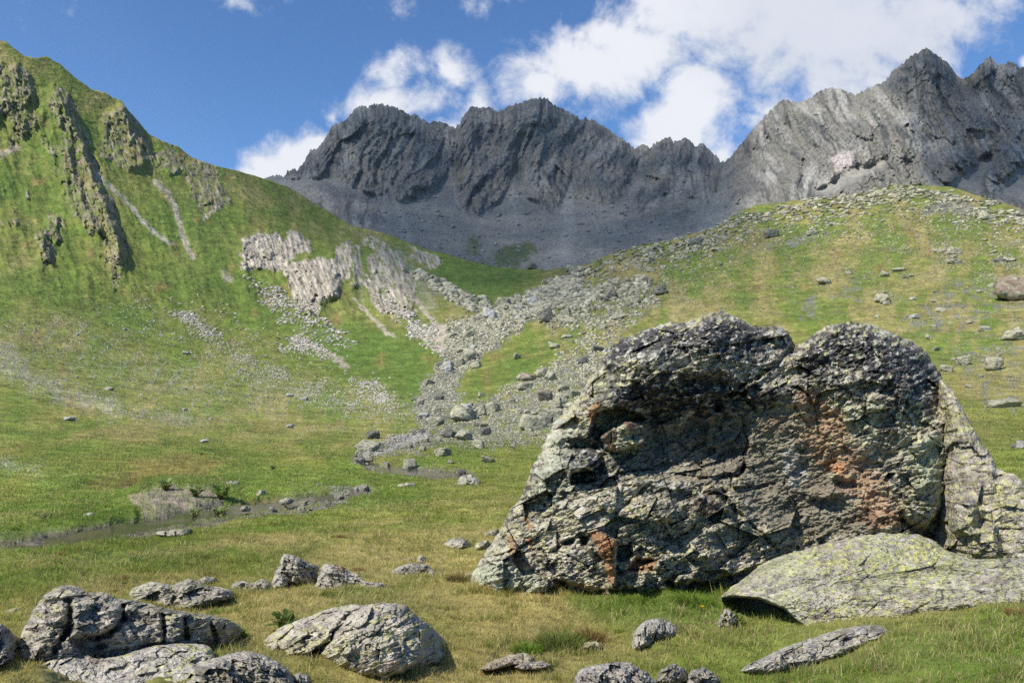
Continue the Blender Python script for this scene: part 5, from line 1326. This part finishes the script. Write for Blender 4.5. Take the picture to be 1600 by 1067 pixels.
SINGLE = [  # column, base row, width, height, material, label
    (1206, 372, 30, 13, M_dark, 'dark oblong boulder alone on the grass near the right skyline'),
    (851, 497, 27, 17, M_dark, 'dark square topped block at the upper right of the rockfall strip'),
    (831, 419, 18, 9, M_dark, 'dark boulder on the skyline in the grassy saddle'),
    (901, 441, 12, 13, M_dark, 'dark upright block at the top end of the rockfall strip'),
    (1590, 470, 66, 44, M_red, 'big brown boulder cut by the right edge on the slope'),
    (1590, 533, 44, 21, M_block, 'pale block with shadowed base at the right edge above the stone cluster'),
    (1380, 473, 28, 15, M_block, 'grey boulder in the middle of the right slope'),
    (1570, 638, 46, 13, M_block, 'long flat block at the bottom of the stone cluster right of the huge boulder'),
    (1553, 580, 32, 24, M_block, 'rounded pale boulder in the stone cluster right of the huge boulder'),
    (1507, 571, 22, 16, M_block, 'grey block at the left end of the stone cluster right of the huge boulder'),
    (1598, 704, 18, 14, M_white, 'pale rounded stone at the right edge above the rock behind the slab'),
    (829, 671, 50, 28, M_block, 'large creased grey boulder at the foot of the rockfall left of the huge boulder'),
    (858, 664, 14, 14, M_dark, 'small dark block touching the right end of the large creased boulder'),
    (853, 629, 27, 21, M_red, 'buff square block above the large creased boulder'),
    (824, 598, 24, 15, M_red, 'reddish brown block in the middle of the rockfall'),
    (721, 659, 38, 26, M_block, 'big leaning block with a shadowed right side at the rockfall foot'),
    (737, 657, 18, 16, M_block, 'squat block right beside the big leaning block'),
    (750, 649, 20, 20, M_block, 'upright pale block second right of the big leaning block'),
    (770, 644, 22, 17, M_block, 'pale block third right of the big leaning block'),
    (678, 666, 32, 18, M_block, 'split block with a dark notch at the lower left of the rockfall'),
    (700, 685, 24, 15, M_dark, 'dark fronted block below the split block'),
    (726, 688, 34, 18, M_block, 'wide block with shaded underside at the bottom of the rockfall'),
    (576, 705, 46, 17, M_block, 'large grey block at the left tip of the rubble by the upper stream'),
    (582, 686, 22, 13, M_dark, 'tilted narrow slab sticking up behind the left tip of the rubble'),
    (572, 712, 16, 9, M_block, 'pale round stone at the water below the left tip of the rubble'),
    (690, 712, 27, 14, M_block, 'elongated pale stone in the grass below the rockfall'),
    (660, 706, 12, 9, M_block, 'small pale stone left of the elongated pale stone'),
    (826, 680, 18, 12, M_block, 'small pale boulder at the front of the large creased boulder'),
    (867, 650, 28, 12, M_block, 'flat pale boulder right of the large creased boulder'),
    (808, 562, 15, 10, M_block, 'grey boulder alone on the green tongue of grass in the rockfall'),
    (865, 546, 19, 11, M_block, 'grey boulder at the upper end of the green tongue of grass'),
    (911, 570, 17, 14, M_dark, 'dark squarish boulder on the slope just left of the huge boulder top'),
    (700, 584, 14, 12, M_white, 'palest block in the neck of the rockfall strip'),
    (744, 576, 16, 13, M_block, 'grey block on the right rim of the rockfall neck'),
    (718, 574, 18, 15, M_block, 'wide block in the centre of the rockfall neck'),
    (108, 657, 19, 8, M_white, 'pale boulder on the meadow below the stony band at far left'),
    (289, 554, 13, 5, M_white, 'white flat stone on the green hillside above the stony band'),
    (319, 693, 18, 6, M_white, 'pale low stone alone in the open meadow'),
    (170, 611, 14, 6, M_block, 'grey stone inside the stony band at the hill foot'),
    (452, 670, 12, 6, M_white, 'small pale stone on the meadow left of the rockfall foot'),
    (452, 621, 14, 6, M_white, 'whitish stone at the lower end of the second stony streak'),
    (474, 626, 15, 5, M_white, 'flat whitish stone just right of the second stony streak end'),
    (640, 731, 26, 16, M_block, 'rounded pale rock standing in the upper stream'),
    (604, 727, 11, 8, M_block, 'small stone at the left of the upper stream rock'),
    (722, 738, 15, 9, M_dark, 'grey stone at the right end of the upper stream'),
    (763, 724, 24, 10, M_block, 'slanted pale stone in the grass right of the upper stream'),
    (704, 728, 12, 7, M_block, 'little pale stone in the grass above the upper stream'),
    (1088, 385, 26, 14, M_dark, 'dark boulder on the shaded upper right slope'),
    (1270, 368, 24, 8, M_block, 'pale flat block beside the light stone run on the right slope'),
    (1030, 462, 24, 17, M_dark, 'dark grey block on the shaded lower edge of the right slope'),
    (955, 470, 22, 14, M_dark, 'dark rounded block right of the rockfall top'),
    (990, 478, 26, 16, M_block, 'pale broad block among dark ones right of the rockfall top'),
]
for k, (u, y, w_, h_, mt_, lab) in enumerate(SINGLE):
    place(hi_mesh(k * 5 + 2, mt_), u, y, w_, h_, lab, 'boulder' if w_ > 20 else 'stone', None, mt_, 'boulder' if w_ > 20 else 'stone')

# density maps over the ground sheet
base_w = np.zeros_like(A_D)
infr = (A_U > -30) & (A_U < 1630)
def sample(dens, n, seed):
    rs = np.random.RandomState(seed)
    wgt = np.where(infr, np.clip(dens, 0, None), 0).ravel(); cs = np.cumsum(wgt)
    idx = np.searchsorted(cs, rs.uniform(0, cs[-1], n))
    i, j = np.unravel_index(idx, A_U.shape)
    return np.clip(A_U[i, j] + rs.uniform(-1, 1, n), -60, 1660), A_Y[i, j] + rs.uniform(-1, 1, n)
cluster = sst(-.15, .5, fb2(A_U / 40.0, A_Y / 22.0, 4, 131))
streak = sst(-.05, .5, fb2((A_U + .9 * A_Y) / 16.0, (A_Y - .4 * A_U) / 90.0, 4, 133))
d_fall = np.zeros_like(A_D)
for poly, wt in FALL: d_fall = np.maximum(d_fall, wt * pmask(U, Y, poly, 7, 8, 20, 11))
tongue = pmask(U, Y, [(718, 630), (760, 570), (800, 545), (880, 510), (930, 515), (860, 560), (800, 595), (750, 625)], 8, 5, 18)
d_fall *= (1 - .93 * tongue) * (.25 + .95 * sst(-.35, .35, fb2(A_U / 24.0, A_Y / 14.0, 4, 137)))
slope_poly = pmask(U, Y, [(880, 440), (1000, 388), (1130, 350), (1250, 315), (1400, 290), (1600, 335), (1660, 340), (1660, 720), (1560, 700), (1480, 600), (1440, 540), (1250, 490), (1000, 500), (940, 560), (860, 540)], 12)
palezone = np.zeros_like(A_D)
for poly, wt in PALE: palezone = np.maximum(palezone, wt * pmask(U, Y, poly, 8, 9, 16, 13))
extra_z = 1.2 * pmask(U, Y, [(1340, 470), (1440, 420), (1640, 370), (1640, 520), (1500, 530)], 30) + 1.2 * pmask(U, Y, [(1475, 545), (1520, 530), (1640, 530), (1640, 645), (1540, 640)], 14) + .6 * pmask(U, Y, [(1000, 560), (940, 560), (960, 470), (1060, 440), (1090, 460)], 20) + .2 * pmask(U, Y, [(880, 470), (960, 425), (1150, 355), (1200, 372), (1060, 430), (960, 480)], 14)
d_slope = slope_poly * (.22 + .75 * cluster * sst(-.3, .4, fb2(A_U / 120.0, A_Y / 60.0, 3, 135)) + .9 * extra_z * cluster + .14 * palezone)
d_left = gravel * (.25 + .9 * streak) + .05 * pmask(U, Y, [(-40, 480), (300, 480), (640, 640), (640, 700), (-40, 680)], 40) * (.3 + cluster)
for poly, wt in [([(268, 488), (300, 490), (335, 515), (420, 570), (500, 610), (480, 625), (380, 580), (300, 520)], .26), ([(430, 545), (465, 525), (500, 540), (520, 556), (470, 552)], .32), ([(540, 590), (600, 605), (640, 640), (600, 640), (550, 615)], .5),
                 ([(380, 430), (470, 470), (560, 540), (520, 545), (440, 500)], .12), ([(600, 470), (680, 510), (690, 560), (640, 520)], .2)]:
    d_left = np.maximum(d_left, wt * pmask(U, Y, poly, 10, 8, 18, 3) * (.3 + .9 * cluster))
d_bank = np.clip(.9 * pmask(U, Y, [(375, 796), (430, 770), (500, 762), (575, 758), (580, 770), (540, 784), (450, 800)], 5, 4) * cluster + .5 * st3 + .7 * lmask(U, Y, [(560, 716), (580, 704), (620, 694), (660, 682)], 8, 5) + .25 * st1 + .3 * st2, 0, 2) + .35 * pmask(U, Y, [(210, 792), (240, 776), (345, 778), (340, 796), (250, 808)], 6, 5)

# countable blocks: copies with their own place, size and turn
def scatter_single(dens, n, seed, wmin, wmax, mats, label, group, cat, asp=(.45, .8)):
    rs = np.random.RandomState(seed)
    us, ys = sample(dens, n, seed)
    for k in range(n):
        w_ = wmin + (wmax - wmin) * rs.uniform(0, 1) ** 2.6
        mt_ = mats[rs.randint(len(mats))]
        place(hi_mesh(rs.randint(16), mt_), us[k], ys[k], w_, w_ * rs.uniform(*asp), label, cat, group, mt_, cat, tilt=.3)
scatter_single(d_fall, 115, 21, 9, 27, [M_block] * 6 + [M_dark] + [M_white], 'angular grey green block lying among others in the rockfall strip', 'blocks in the rockfall strip', 'block')
scatter_single(d_slope, 85, 23, 9, 26, [M_block] * 6 + [M_dark, M_white], 'pale grey block lying scattered on the right grassy slope', 'blocks scattered on the right slope', 'block', (.3, .6))
scatter_single(d_left, 26, 25, 5, 10, [M_white], 'whitish stone in the stony bands of the left meadow', 'stones in the left stony bands', 'stone', (.35, .6))
scatter_single(d_bank * ((A_U > 380) & (A_U < 600)), 40, 27, 6, 17, [M_block, M_block, M_white, M_dark], 'small pale stone in the rubble along the stream bed', 'stones along the stream', 'stone', (.4, .8))
# the uncountable rest
def scatter_mass(name, dens, n, seed, smin, smax, alpha, lib, cols, asp=(.3, .75), label=None, far=False, us=None, ys=None, cat='stones'):
    rs = np.random.RandomState(seed)
    if us is None: us, ys = sample(dens, n, seed)
    G = (mpos if far else gpos)(us, ys)
    px = np.clip(smin * (1 - rs.uniform(0, 1, n)) ** (-1 / alpha), smin, smax)
    wm = px * G[:, 1] / F_PX / 2
    a = rs.uniform(0, 6.283, n); t1 = rs.uniform(-.35, .35, n); ap = rs.uniform(*asp, n)
    V = []; Fc = []; Cc = []; off = 0
    which = rs.randint(len(lib), size=n)
    for q in range(len(lib)):
        s = np.where(which == q)[0]
        if not len(s): continue
        v, f = lib[q]
        p = v[None] * np.stack([wm[s], wm[s] * rs.uniform(.6, 1.0, len(s)), wm[s] * ap[s]], -1)[:, None]
        ca, sa = np.cos(a[s])[:, None], np.sin(a[s])[:, None]
        x = p[..., 0] * ca - p[..., 1] * sa; y = p[..., 0] * sa + p[..., 1] * ca; z = p[..., 2] + x * t1[s][:, None]
        p = np.stack([x, y, z], -1) + (G[s] + np.stack([0 * s, 0 * s, wm[s] * ap[s] * .35], -1))[:, None]
        V.append(p.reshape(-1, 3)); Fc.append((f[None] + (np.arange(len(s)) * len(v))[:, None, None] + off).reshape(-1, 3)); off += len(s) * len(v)
        cc = np.array(cols)[rs.randint(len(cols), size=len(s))] * rs.uniform(.7, 1.25, len(s))[:, None]
        Cc.append(np.repeat(cc, len(v), 0))
    me = mesh_np(name, np.concatenate(V), np.concatenate(Fc), M_loose, np.concatenate(Cc), smooth=False)
    return link(name, me, label=label, cat=cat, kind='stuff')
M_loose = tint_mat('loose_stone', (6.0, 1.2), .3, .25)
GC = [(.36, .34, .24), (.42, .395, .28), (.29, .275, .19), (.45, .42, .31), (.21, .195, .14)]
WC = [(.50, .46, .38), (.44, .40, .33), (.54, .50, .42), (.36, .335, .27)]
scatter_mass('rubble', d_fall, 11000, 31, 2.6, 14, 1.6, MID, GC, (.45, .85), 'jumble of smaller grey green blocks filling the rockfall strip')
scatter_mass('slope_stones', d_slope, 13000, 33, 1.8, 11, 1.7, LO, GC, (.25, .6), 'small pale stones strewn over the right grassy slope')
scatter_mass('scree', d_left, 17000, 35, 1.5, 6.5, 2.1, LO, WC, (.3, .6), 'fine whitish scree strewn across the foot of the left hillside')
scatter_mass('stream_gravel', d_bank, 6500, 37, 1.5, 7.0, 2.0, LO, [(.30, .29, .25), (.24, .22, .19), (.36, .35, .31)], (.3, .7), 'gravel along the stream edges and the bare bank')
rs = np.random.RandomState(5); mu_ = []; myy = []
while len(mu_) < 1500:
    a, b = rs.uniform(520, 1200), rs.uniform(300, 425)
    i = np.argmin(np.abs(muc - a)); j = int(np.clip((b - mbot[i]) / (mcy[i] - mbot[i]), 0, 1) * (MR - 1))
    if scree[j, i] > .5 and b < mbot[i] - 28 and rs.uniform() < .25 + .75 * (pn2(np.array([a / 30]), np.array([b / 16]), 4)[0] > 0): mu_.append(a); myy.append(b)
scatter_mass('talus', None, len(mu_), 39, 1.3, 9, 1.8, LO, [(.26, .26, .235), (.31, .305, .26), (.20, .20, .19)], (.4, .7), 'fallen blocks dotted over the grey scree below the peaks', True, np.array(mu_), np.array(myy))

# ================================================================== GRASS
def blade_mat():
    m, n, b = new_mat('grass_blade')
    at = n.node('ShaderNodeAttribute', attribute_name='tint').outputs['Color']
    for x in list(n.n):
        if x.bl_idname == 'ShaderNodeBsdfPrincipled': n.n.remove(x)
    d = n.node('ShaderNodeBsdfDiffuse'); t_ = n.node('ShaderNodeBsdfTranslucent'); mx = n.node('ShaderNodeMixShader')
    n.put(d.inputs[0], at); n.put(t_.inputs[0], n.scale(at, 1.15)); n.put(mx.inputs[0], .5)
    n.l.new(d.outputs[0], mx.inputs[1]); n.l.new(t_.outputs[0], mx.inputs[2])
    n.l.new(mx.outputs[0], [x for x in n.n if x.bl_idname == 'ShaderNodeOutputMaterial'][0].inputs[0])
    return m
M_blade = blade_mat()

def blades(root, length, width, lean, azim, colr, rs, seg=2):
    """tapering bent blades; root (n,3)"""
    n = len(root)
    face = rs.uniform(0, np.pi, n)
    sx, sy = np.cos(face), np.sin(face)
    dx, dy = np.cos(azim), np.sin(azim)
    up = np.zeros((n, 3)); up[:, 2] = 1
    side = np.stack([sx, sy, 0 * sx], -1); ld = np.stack([dx, dy, 0 * dx], -1)
    if seg == 2:
        mid = root + up * (length * .55)[:, None] + ld * (length * lean * .25)[:, None]
        tip = root + up * (length * (1 - .25 * lean))[:, None] + ld * (length * lean * .9)[:, None]
        V = np.stack([root - side * (width * .5)[:, None], root + side * (width * .5)[:, None],
                      mid - side * (width * .36)[:, None], mid + side * (width * .36)[:, None], tip], 1)
        k = np.arange(n)[:, None] * 5
        Q = np.concatenate([k + 0, k + 1, k + 3, k + 2], 1); T = np.concatenate([k + 2, k + 3, k + 4], 1)
        C = np.repeat(colr[:, None], 5, 1) * np.array([.95, .95, 1, 1, 1.1])[None, :, None]
        return V.reshape(-1, 3), [Q, T], C.reshape(-1, 3)
    tip = root + up * length[:, None] + ld * (length * lean)[:, None]
    V = np.stack([root - side * (width * .5)[:, None], root + side * (width * .5)[:, None], tip], 1)
    k = np.arange(n)[:, None] * 3
    C = np.repeat(colr[:, None], 3, 1)
    return V.reshape(-1, 3), [np.concatenate([k, k + 1, k + 2], 1)], C.reshape(-1, 3)

keep = (1 - np.clip(1.3 * chan + 1.1 * st3, 0, 1)) * (1 - .93 * np.clip(bk * bare, 0, 1)) * (1 - .8 * np.clip(fall, 0, 1)) * (1 - .9 * np.clip(rock_eff, 0, 1))
keep = keep * (1 - pmask(U, Y, [(60, 1050), (330, 1008), (345, 1060), (345, 1400), (40, 1400)], 6))
# plan area of every ground cell
def cell_area():
    ex = P[1:, :-1, :2] - P[:-1, :-1, :2]; ey = P[:-1, 1:, :2] - P[:-1, :-1, :2]
    return np.abs(ex[..., 0] * ey[..., 1] - ex[..., 1] * ey[..., 0])
AREA = cell_area()
Dc = A_D[:-1, :-1]; Uc = A_U[:-1, :-1]; Kc = keep[:-1, :-1]; DRY = dry[:-1, :-1]; LUS = lushm[:-1, :-1]
def grow(dmin, dmax, total, power, lmin, lmax, wpx, seed, seg):
    rs = np.random.RandomState(seed)
    wgt = AREA * sst(dmax, dmax * .45, Dc) * sst(dmin * .8, dmin * 1.15, Dc) * np.where((Dc > dmin * .8) & (Dc < dmax) & (Uc > -240) & (Uc < 1880), Kc, 0) * Dc ** (-power)
    cs = np.cumsum(wgt.ravel()); idx = np.searchsorted(cs, rs.uniform(0, cs[-1], total)); idx = np.clip(idx, 0, cs.size - 1)
    i, j = np.unravel_index(idx, wgt.shape)
    a, b = rs.uniform(0, 1, total)[:, None], rs.uniform(0, 1, total)[:, None]
    root = (P[i, j] * (1 - a) + P[i + 1, j] * a) * (1 - b) + (P[i, j + 1] * (1 - a) + P[i + 1, j + 1] * a) * b
    d = Dc[i, j]; x, y = root[:, 0], root[:, 1]
    s = np.maximum(d / 18.0, 1.0) ** .75
    colr = turf_albedo(x / s, y / s, d, DRY[i, j], LUS[i, j]) * rs.uniform(1.05, 2.2, total)[:, None]
    tuft = fb2(x / .28, y / .28, 3, 141); big = fb2(x / 1.6, y / 1.6, 3, 143)
    gc = sst(.15, .5, tuft) * sst(25, 8, d)
    colr = colr + (np.array((.17, .25, .045)) * rs.uniform(.8, 1.4, total)[:, None] - colr) * (.6 * gc)[:, None]
    st = rs.uniform(0, 1, total) < np.clip(.05 + .36 * (DRY[i, j] - .1) + .30 * sst(-.1, .6, -big), 0, .6)
    colr[st] = np.array((.52, .45, .21)) * rs.uniform(.65, 1.25, st.sum())[:, None]
    rd = rs.uniform(0, 1, total) < .025 + .07 * sst(.1, .5, big)
    colr[rd] = np.array((.32, .17, .08)) * rs.uniform(.7, 1.3, rd.sum())[:, None]
    L = (lmin + (lmax - lmin) * rs.uniform(0, 1, total) ** 2) * (1 + .55 * np.clip(tuft, -.8, 1.2) + .25 * big) * (1 + .35 * st)
    L *= 1 - .35 * np.clip(DRY[i, j] * 1.2, 0, 1) * ~st
    L *= 1 + .55 * gc
    L = np.maximum(L, .012) * (1 + d / 60.0)
    W = wpx * d / F_PX * rs.uniform(.6, 1.4, total)
    az = 6.283 * rs.uniform(0, 1, total) + 0
    return blades(root - np.array([0, 0, .006]), L, W, rs.uniform(.2, 1.1, total), az, colr, rs, seg)
g1 = grow(2.6, 8.5, 385000, 1.6, .012, .045, .95, 3, 2)
g2 = grow(6.0, 22.0, 315000, 1.9, .015, .048, 1.25, 5, 1)
g3 = grow(14.0, 90.0, 255000, 2.0, .015, .05, 1.7, 7, 1)
off = 0; GV = []; GF = []; GCc = []
for v, fs_, c in (g1, g2, g3):
    GV.append(v); GF += [f + off for f in fs_]; GCc.append(c); off += len(v)
link('grass', mesh_np('grass', np.concatenate(GV), GF, M_blade, np.concatenate(GCc)), label='short alpine grass covering the meadow', cat='grass', kind='stuff')

# ------------------------------------------------------------------ single tussocks, herbs and flowers
def tussock(u, y, wpx, hpx, n, colr, label, seed, lean=(.3, 1.2), cat='grass tuft', name='grass_tussock'):
    rs = np.random.RandomState(seed)
    g = gpos([u], [y])[0]; m = g[1] / F_PX
    r = np.sqrt(rs.uniform(0, 1, n)); a = rs.uniform(0, 6.283, n)
    root = np.stack([r * np.cos(a) * wpx * m * .5, r * np.sin(a) * wpx * m * .4, 0 * r - .02], -1)
    az = a + rs.uniform(-.6, .6, n)
    L = hpx * m * rs.uniform(.5, 1.1, n) * (1.1 - .35 * r)
    c = np.array(colr)[rs.randint(len(colr), size=n)] * rs.uniform(.7, 1.3, n)[:, None]
    v, fs_, cc = blades(root, L, 1.3 * m * rs.uniform(.7, 1.5, n), rs.uniform(*lean, n) * (.35 + .65 * r), az, c, rs)
    o = link(name, mesh_np(name, v, fs_, M_blade, cc), label=label, cat=cat); o.location = g
    return o
LG = [(.16, .27, .035), (.20, .30, .045), (.13, .23, .035), (.27, .30, .07)]
RG = [(.22, .11, .045), (.26, .15, .06), (.15, .13, .04)]
tussock(876, 1000, 76, 36, 700, [(.14, .21, .04), (.18, .23, .05), (.25, .25, .08)], 'thick bright green grass tuft in front of the huge boulder', 1)
tussock(822, 1010, 46, 26, 420, LG, 'smaller green grass tuft left of the thick bright green one', 2)
tussock(922, 992, 40, 40, 420, RG, 'rusty brown grass tuft touching the right of the bright green tuft', 3)
tussock(758, 935, 46, 12, 420, [(.36, .17, .06), (.30, .15, .06)], 'orange rust coloured grass patch at the left foot of the huge boulder', 4)
tussock(716, 918, 32, 22, 380, [(.22, .20, .08), (.26, .20, .09), (.2, .12, .05)], 'straw coloured grass hummock left of the huge boulder', 5)
tussock(1082, 950, 60, 28, 420, LG, 'long bright grass at the shaded foot of the huge boulder', 6, (.5, 1.6))
tussock(1010, 948, 70, 14, 420, LG, 'short lush grass along the front foot of the huge boulder', 7, (.5, 1.4))
tussock(360, 990, 44, 34, 420, LG, 'green grass tuft against the right end of the long rugged boulder', 8)
tussock(1340, 945, 60, 26, 320, [(.28, .22, .09), (.2, .2, .06)], 'dry grass leaning on the front of the yellow slab', 9)
# low tufts all over the near meadow, copies of three
TUFTS = []
for nm, cset, lab, grp in (('a', [(.20, .27, .05), (.25, .30, .08), (.15, .21, .04)], 'low green grass tuft among shorter turf in the near meadow', 'green tufts in the near meadow'),
                           ('b', [(.50, .42, .19), (.40, .34, .14), (.30, .28, .09)], 'low straw coloured grass tuft among shorter turf in the near meadow', 'straw tufts in the near meadow'),
                           ('c', [(.34, .18, .08), (.26, .15, .06), (.30, .25, .09)], 'low rusty brown grass tuft among shorter turf in the near meadow', 'rusty tufts in the near meadow')):
    for v_ in range(2):
        o = tussock(500 + 40 * v_, 1040, 40, 20, 260, cset, lab, 60 + v_, (.4, 1.3)); o['group'] = grp
        TUFTS.append(o)
rs = np.random.RandomState(77)
okc = AREA * np.where((Dc > 4.6) & (Dc < 17) & (Uc > -40) & (Uc < 1640), Kc, 0) * Dc ** -1.3
cs = np.cumsum(okc.ravel())
rock_boxes = [(np.array([c for c in o.bound_box])[:, 0].min(), np.array([c for c in o.bound_box])[:, 0].max(), np.array([c for c in o.bound_box])[:, 1].min() - .05, np.array([c for c in o.bound_box])[:, 1].max()) for o in COL.objects if o.name.split('.')[0] in ('boulder', 'rock', 'slab', 'outcrop', 'great_boulder') and o.location.length < .01]
kk = 0
while kk < 60:
    i, j = np.unravel_index(min(np.searchsorted(cs, rs.uniform(0, cs[-1])), cs.size - 1), okc.shape)
    g = P[i, j]
    if any(a < g[0] < b and c < g[1] < d for a, b, c, d in rock_boxes): continue
    src = TUFTS[rs.choice(6, p=[.24, .24, .17, .17, .09, .09])]
    o = src if (kk < 6 and (src := TUFTS[kk])) else src.copy()
    if kk >= 6: COL.objects.link(o)
    q = rs.uniform(.6, 1.25); o.location = g; o.rotation_euler = (0, 0, rs.uniform(0, 6.283)); o.scale = (q * rs.uniform(.8, 1.3), q, q * rs.uniform(.6, 1.05))
    kk += 1
def herb(u, y, wpx, hpx, n, colr, label, seed, name='leafy_plant', cat='plant', lift=0.0, pos=None):
    """broad leaves on short stalks rising from one root; stalks and leaves are parts"""
    rs = np.random.RandomState(seed)
    g = gpos([u], [y])[0] if pos is None else np.array(pos); m = g[1] / F_PX
    root = bpy.data.objects.new(name, None); COL.objects.link(root); root.location = g
    root['label'] = label; root['category'] = cat
    V = []; Fq = []; C = []; SV = []; SF = []; so = 0; off = 0
    for k in range(n):
        a = rs.uniform(0, 6.283); el = rs.uniform(.35, 1.3); L = hpx * m * rs.uniform(.35, .7); st = hpx * m * rs.uniform(.15, .75)
        bx, by = rs.normal(0, wpx * m * .12, 2)
        d = np.array([math.cos(a) * math.cos(el), math.sin(a) * math.cos(el), math.sin(el)])
        p0 = np.array([bx + d[0] * st * .4 + math.cos(a) * wpx * m * .15, by + d[1] * st * .4 + math.sin(a) * wpx * m * .15, st])
        sd = np.cross(d, [0, 0, 1.0]); sd /= np.linalg.norm(sd) + 1e-9
        Wd = L * rs.uniform(.22, .34)
        rows = []
        for t_, wv in ((0, .15), (.25, .8), (.55, 1.0), (.8, .6), (1.0, .05)):
            c0 = p0 + d * L * t_ - np.array([0, 0, 1]) * L * .35 * t_ * t_
            rows += [c0 - sd * Wd * wv, c0 - np.array([0, 0, .12 * Wd]), c0 + sd * Wd * wv]
        V += rows; Fq.append(grid_faces(5, 3, off)); off += 15
        cc = np.array(colr[rs.randint(len(colr))]) * rs.uniform(.75, 1.3); C += [cc] * 15
        w2 = max(.5 * m, .002)
        SV += [(bx * .3 - w2, by * .3, -.02), (bx * .3 + w2, by * .3, -.02), tuple(p0 + [w2, 0, 0]), tuple(p0 - [w2, 0, 0])]
        SF.append([so, so + 1, so + 2, so + 3]); so += 4
    link('leaves', mesh_np('leaves', np.array(V), np.concatenate(Fq), M_blade, np.array(C)), root)
    link('stalks', mesh_np('stalks', np.array(SV), np.array(SF), M_blade, np.tile(np.array([[.14, .14, .05]]), (so, 1))), root)
    return root
HG = [(.15, .24, .05), (.19, .28, .06), (.22, .30, .09)]
HD = [(.10, .16, .04), (.14, .20, .05), (.20, .21, .07)]
HP = [(.30, .36, .13), (.38, .42, .19), (.22, .30, .09)]
herb(443, 985, 44, 30, 46, HD, 'leafy green plant beside the left end of the lone streaked boulder', 1)
herb(260, 778, 18, 20, 40, HP, 'bushy green plant on top of the bare earth bank', 2)
herb(305, 786, 18, 20, 40, HP, 'pale green plant in the middle of the bare earth bank', 3)
herb(345, 784, 26, 22, 50, HG, 'widest dark green plant at the right end of the bare earth bank', 4)
herb(304, 802, 16, 16, 34, HP, 'low pale plant near the water below the bare earth bank', 5)
herb(342, 797, 18, 18, 36, HP, 'pale plant at the stream edge under the right end of the bare bank', 6)
herb(427, 733, 10, 8, 18, HG, 'tiny green plant on the open meadow above the stream', 7)
herb(316, 710, 10, 6, 16, HG, 'small dark plant in the open meadow under the pale low stone', 8)
herb(1150, 972, 34, 16, 36, HG, 'green leaves in the dark gap under the yellow slab', 9)
herb(1238, 975, 30, 12, 24, HG, 'green leaves at the lower tip of the undercut yellow slab', 10)
herb(1018, 943, 20, 14, 20, HG, 'small leafy plant at the front foot of the huge boulder', 11)
g = gpos([530], [925])[0]
herb(530, 893, 22, 11, 40, [(.26, .045, .03), (.20, .06, .03), (.16, .10, .04)], 'small dark red plant growing on top of the low grey rock', 12, 'red_plant', 'plant', 0, unproject(np.array([530.]), np.array([895.]), np.array([g[1] + .25]))[0])
g = gpos([580], [935])[0]
# the yellow flower
def flower(u, y, hpx, rpx, colr, label):
    g = gpos([u], [y])[0]; m = g[1] / F_PX
    root = bpy.data.objects.new('flower', None); COL.objects.link(root); root.location = g
    root['label'] = label; root['category'] = 'flower'
    hgt = hpx * m; w2 = .8 * m
    link('stem', mesh_np('stem', np.array([(-w2, 0, -.01), (w2, 0, -.01), (w2 * .6, 0, hgt), (-w2 * .6, 0, hgt), (0, -w2, -.01), (0, w2, -.01), (0, w2 * .6, hgt), (0, -w2 * .6, hgt)]), np.array([[0, 1, 2, 3], [4, 5, 6, 7]]), M_blade, np.tile(np.array([[.12, .17, .04]]), (8, 1))), root)
    V = []; Fq = []
    for k in range(9):
        a = k * .698; b = a + .30; c = a - .30
        R_ = rpx * m
        V += [(0, 0, hgt), (math.cos(c) * R_ * .6, math.sin(c) * R_ * .6, hgt + R_ * .45), (math.cos(a) * R_, math.sin(a) * R_, hgt + R_ * .55), (math.cos(b) * R_ * .6, math.sin(b) * R_ * .6, hgt + R_ * .45)]
        Fq.append([4 * k, 4 * k + 1, 4 * k + 2, 4 * k + 3])
    link('petals', mesh_np('petals', np.array(V), np.array(Fq), M_blade, np.tile(np.array([colr]), (36, 1))), root)
    return root
flower(1097, 962, 12, 4.2, (.85, .48, .02), 'orange yellow flower in the grass left of the yellow slab')
flower(800, 978, 6, 2.4, (.70, .30, .03), 'tiny orange flower left of the bright green tuft')
flower(795, 992, 6, 2.2, (.75, .38, .03), 'tiny orange flower just below the other tiny one')

# ================================================================== AIR
mh = bpy.data.materials.new('air'); mh.use_nodes = True
n = NT(mh.node_tree)
for x in list(n.n): n.n.remove(x)
out = n.node('ShaderNodeOutputMaterial'); vp = n.node('ShaderNodeVolumePrincipled')
vp.inputs['Color'].default_value = (.80, .88, 1.0, 1); vp.inputs['Density'].default_value = 0.000035; vp.inputs['Anisotropy'].default_value = .3
n.l.new(vp.outputs[0], out.inputs['Volume'])
zlo = min(PV[..., 2].min(), MPV[..., 2].min()) - 1.0
zhi = max(PV[..., 2].max(), MPV[..., 2].max()) + 5.0
x0, x1 = min(PV[..., 0].min(), MPV[..., 0].min()) - 20, max(PV[..., 0].max(), MPV[..., 0].max()) + 20
y0, y1 = -180.0, MPV[..., 1].max() + 20
hv = np.array([(x, y, z) for z in (zlo, zhi) for y in (y0, y1) for x in (x0, x1)])
link('haze', mesh_np('haze', hv, np.array([[0, 2, 3, 1], [4, 5, 7, 6], [0, 1, 5, 4], [2, 6, 7, 3], [0, 4, 6, 2], [1, 3, 7, 5]]), mh, smooth=False), label='thin blue mountain haze in the air of the valley', cat='haze', kind='stuff')
print('haze box', zlo, zhi)
scene.cycles.volume_bounces = 0
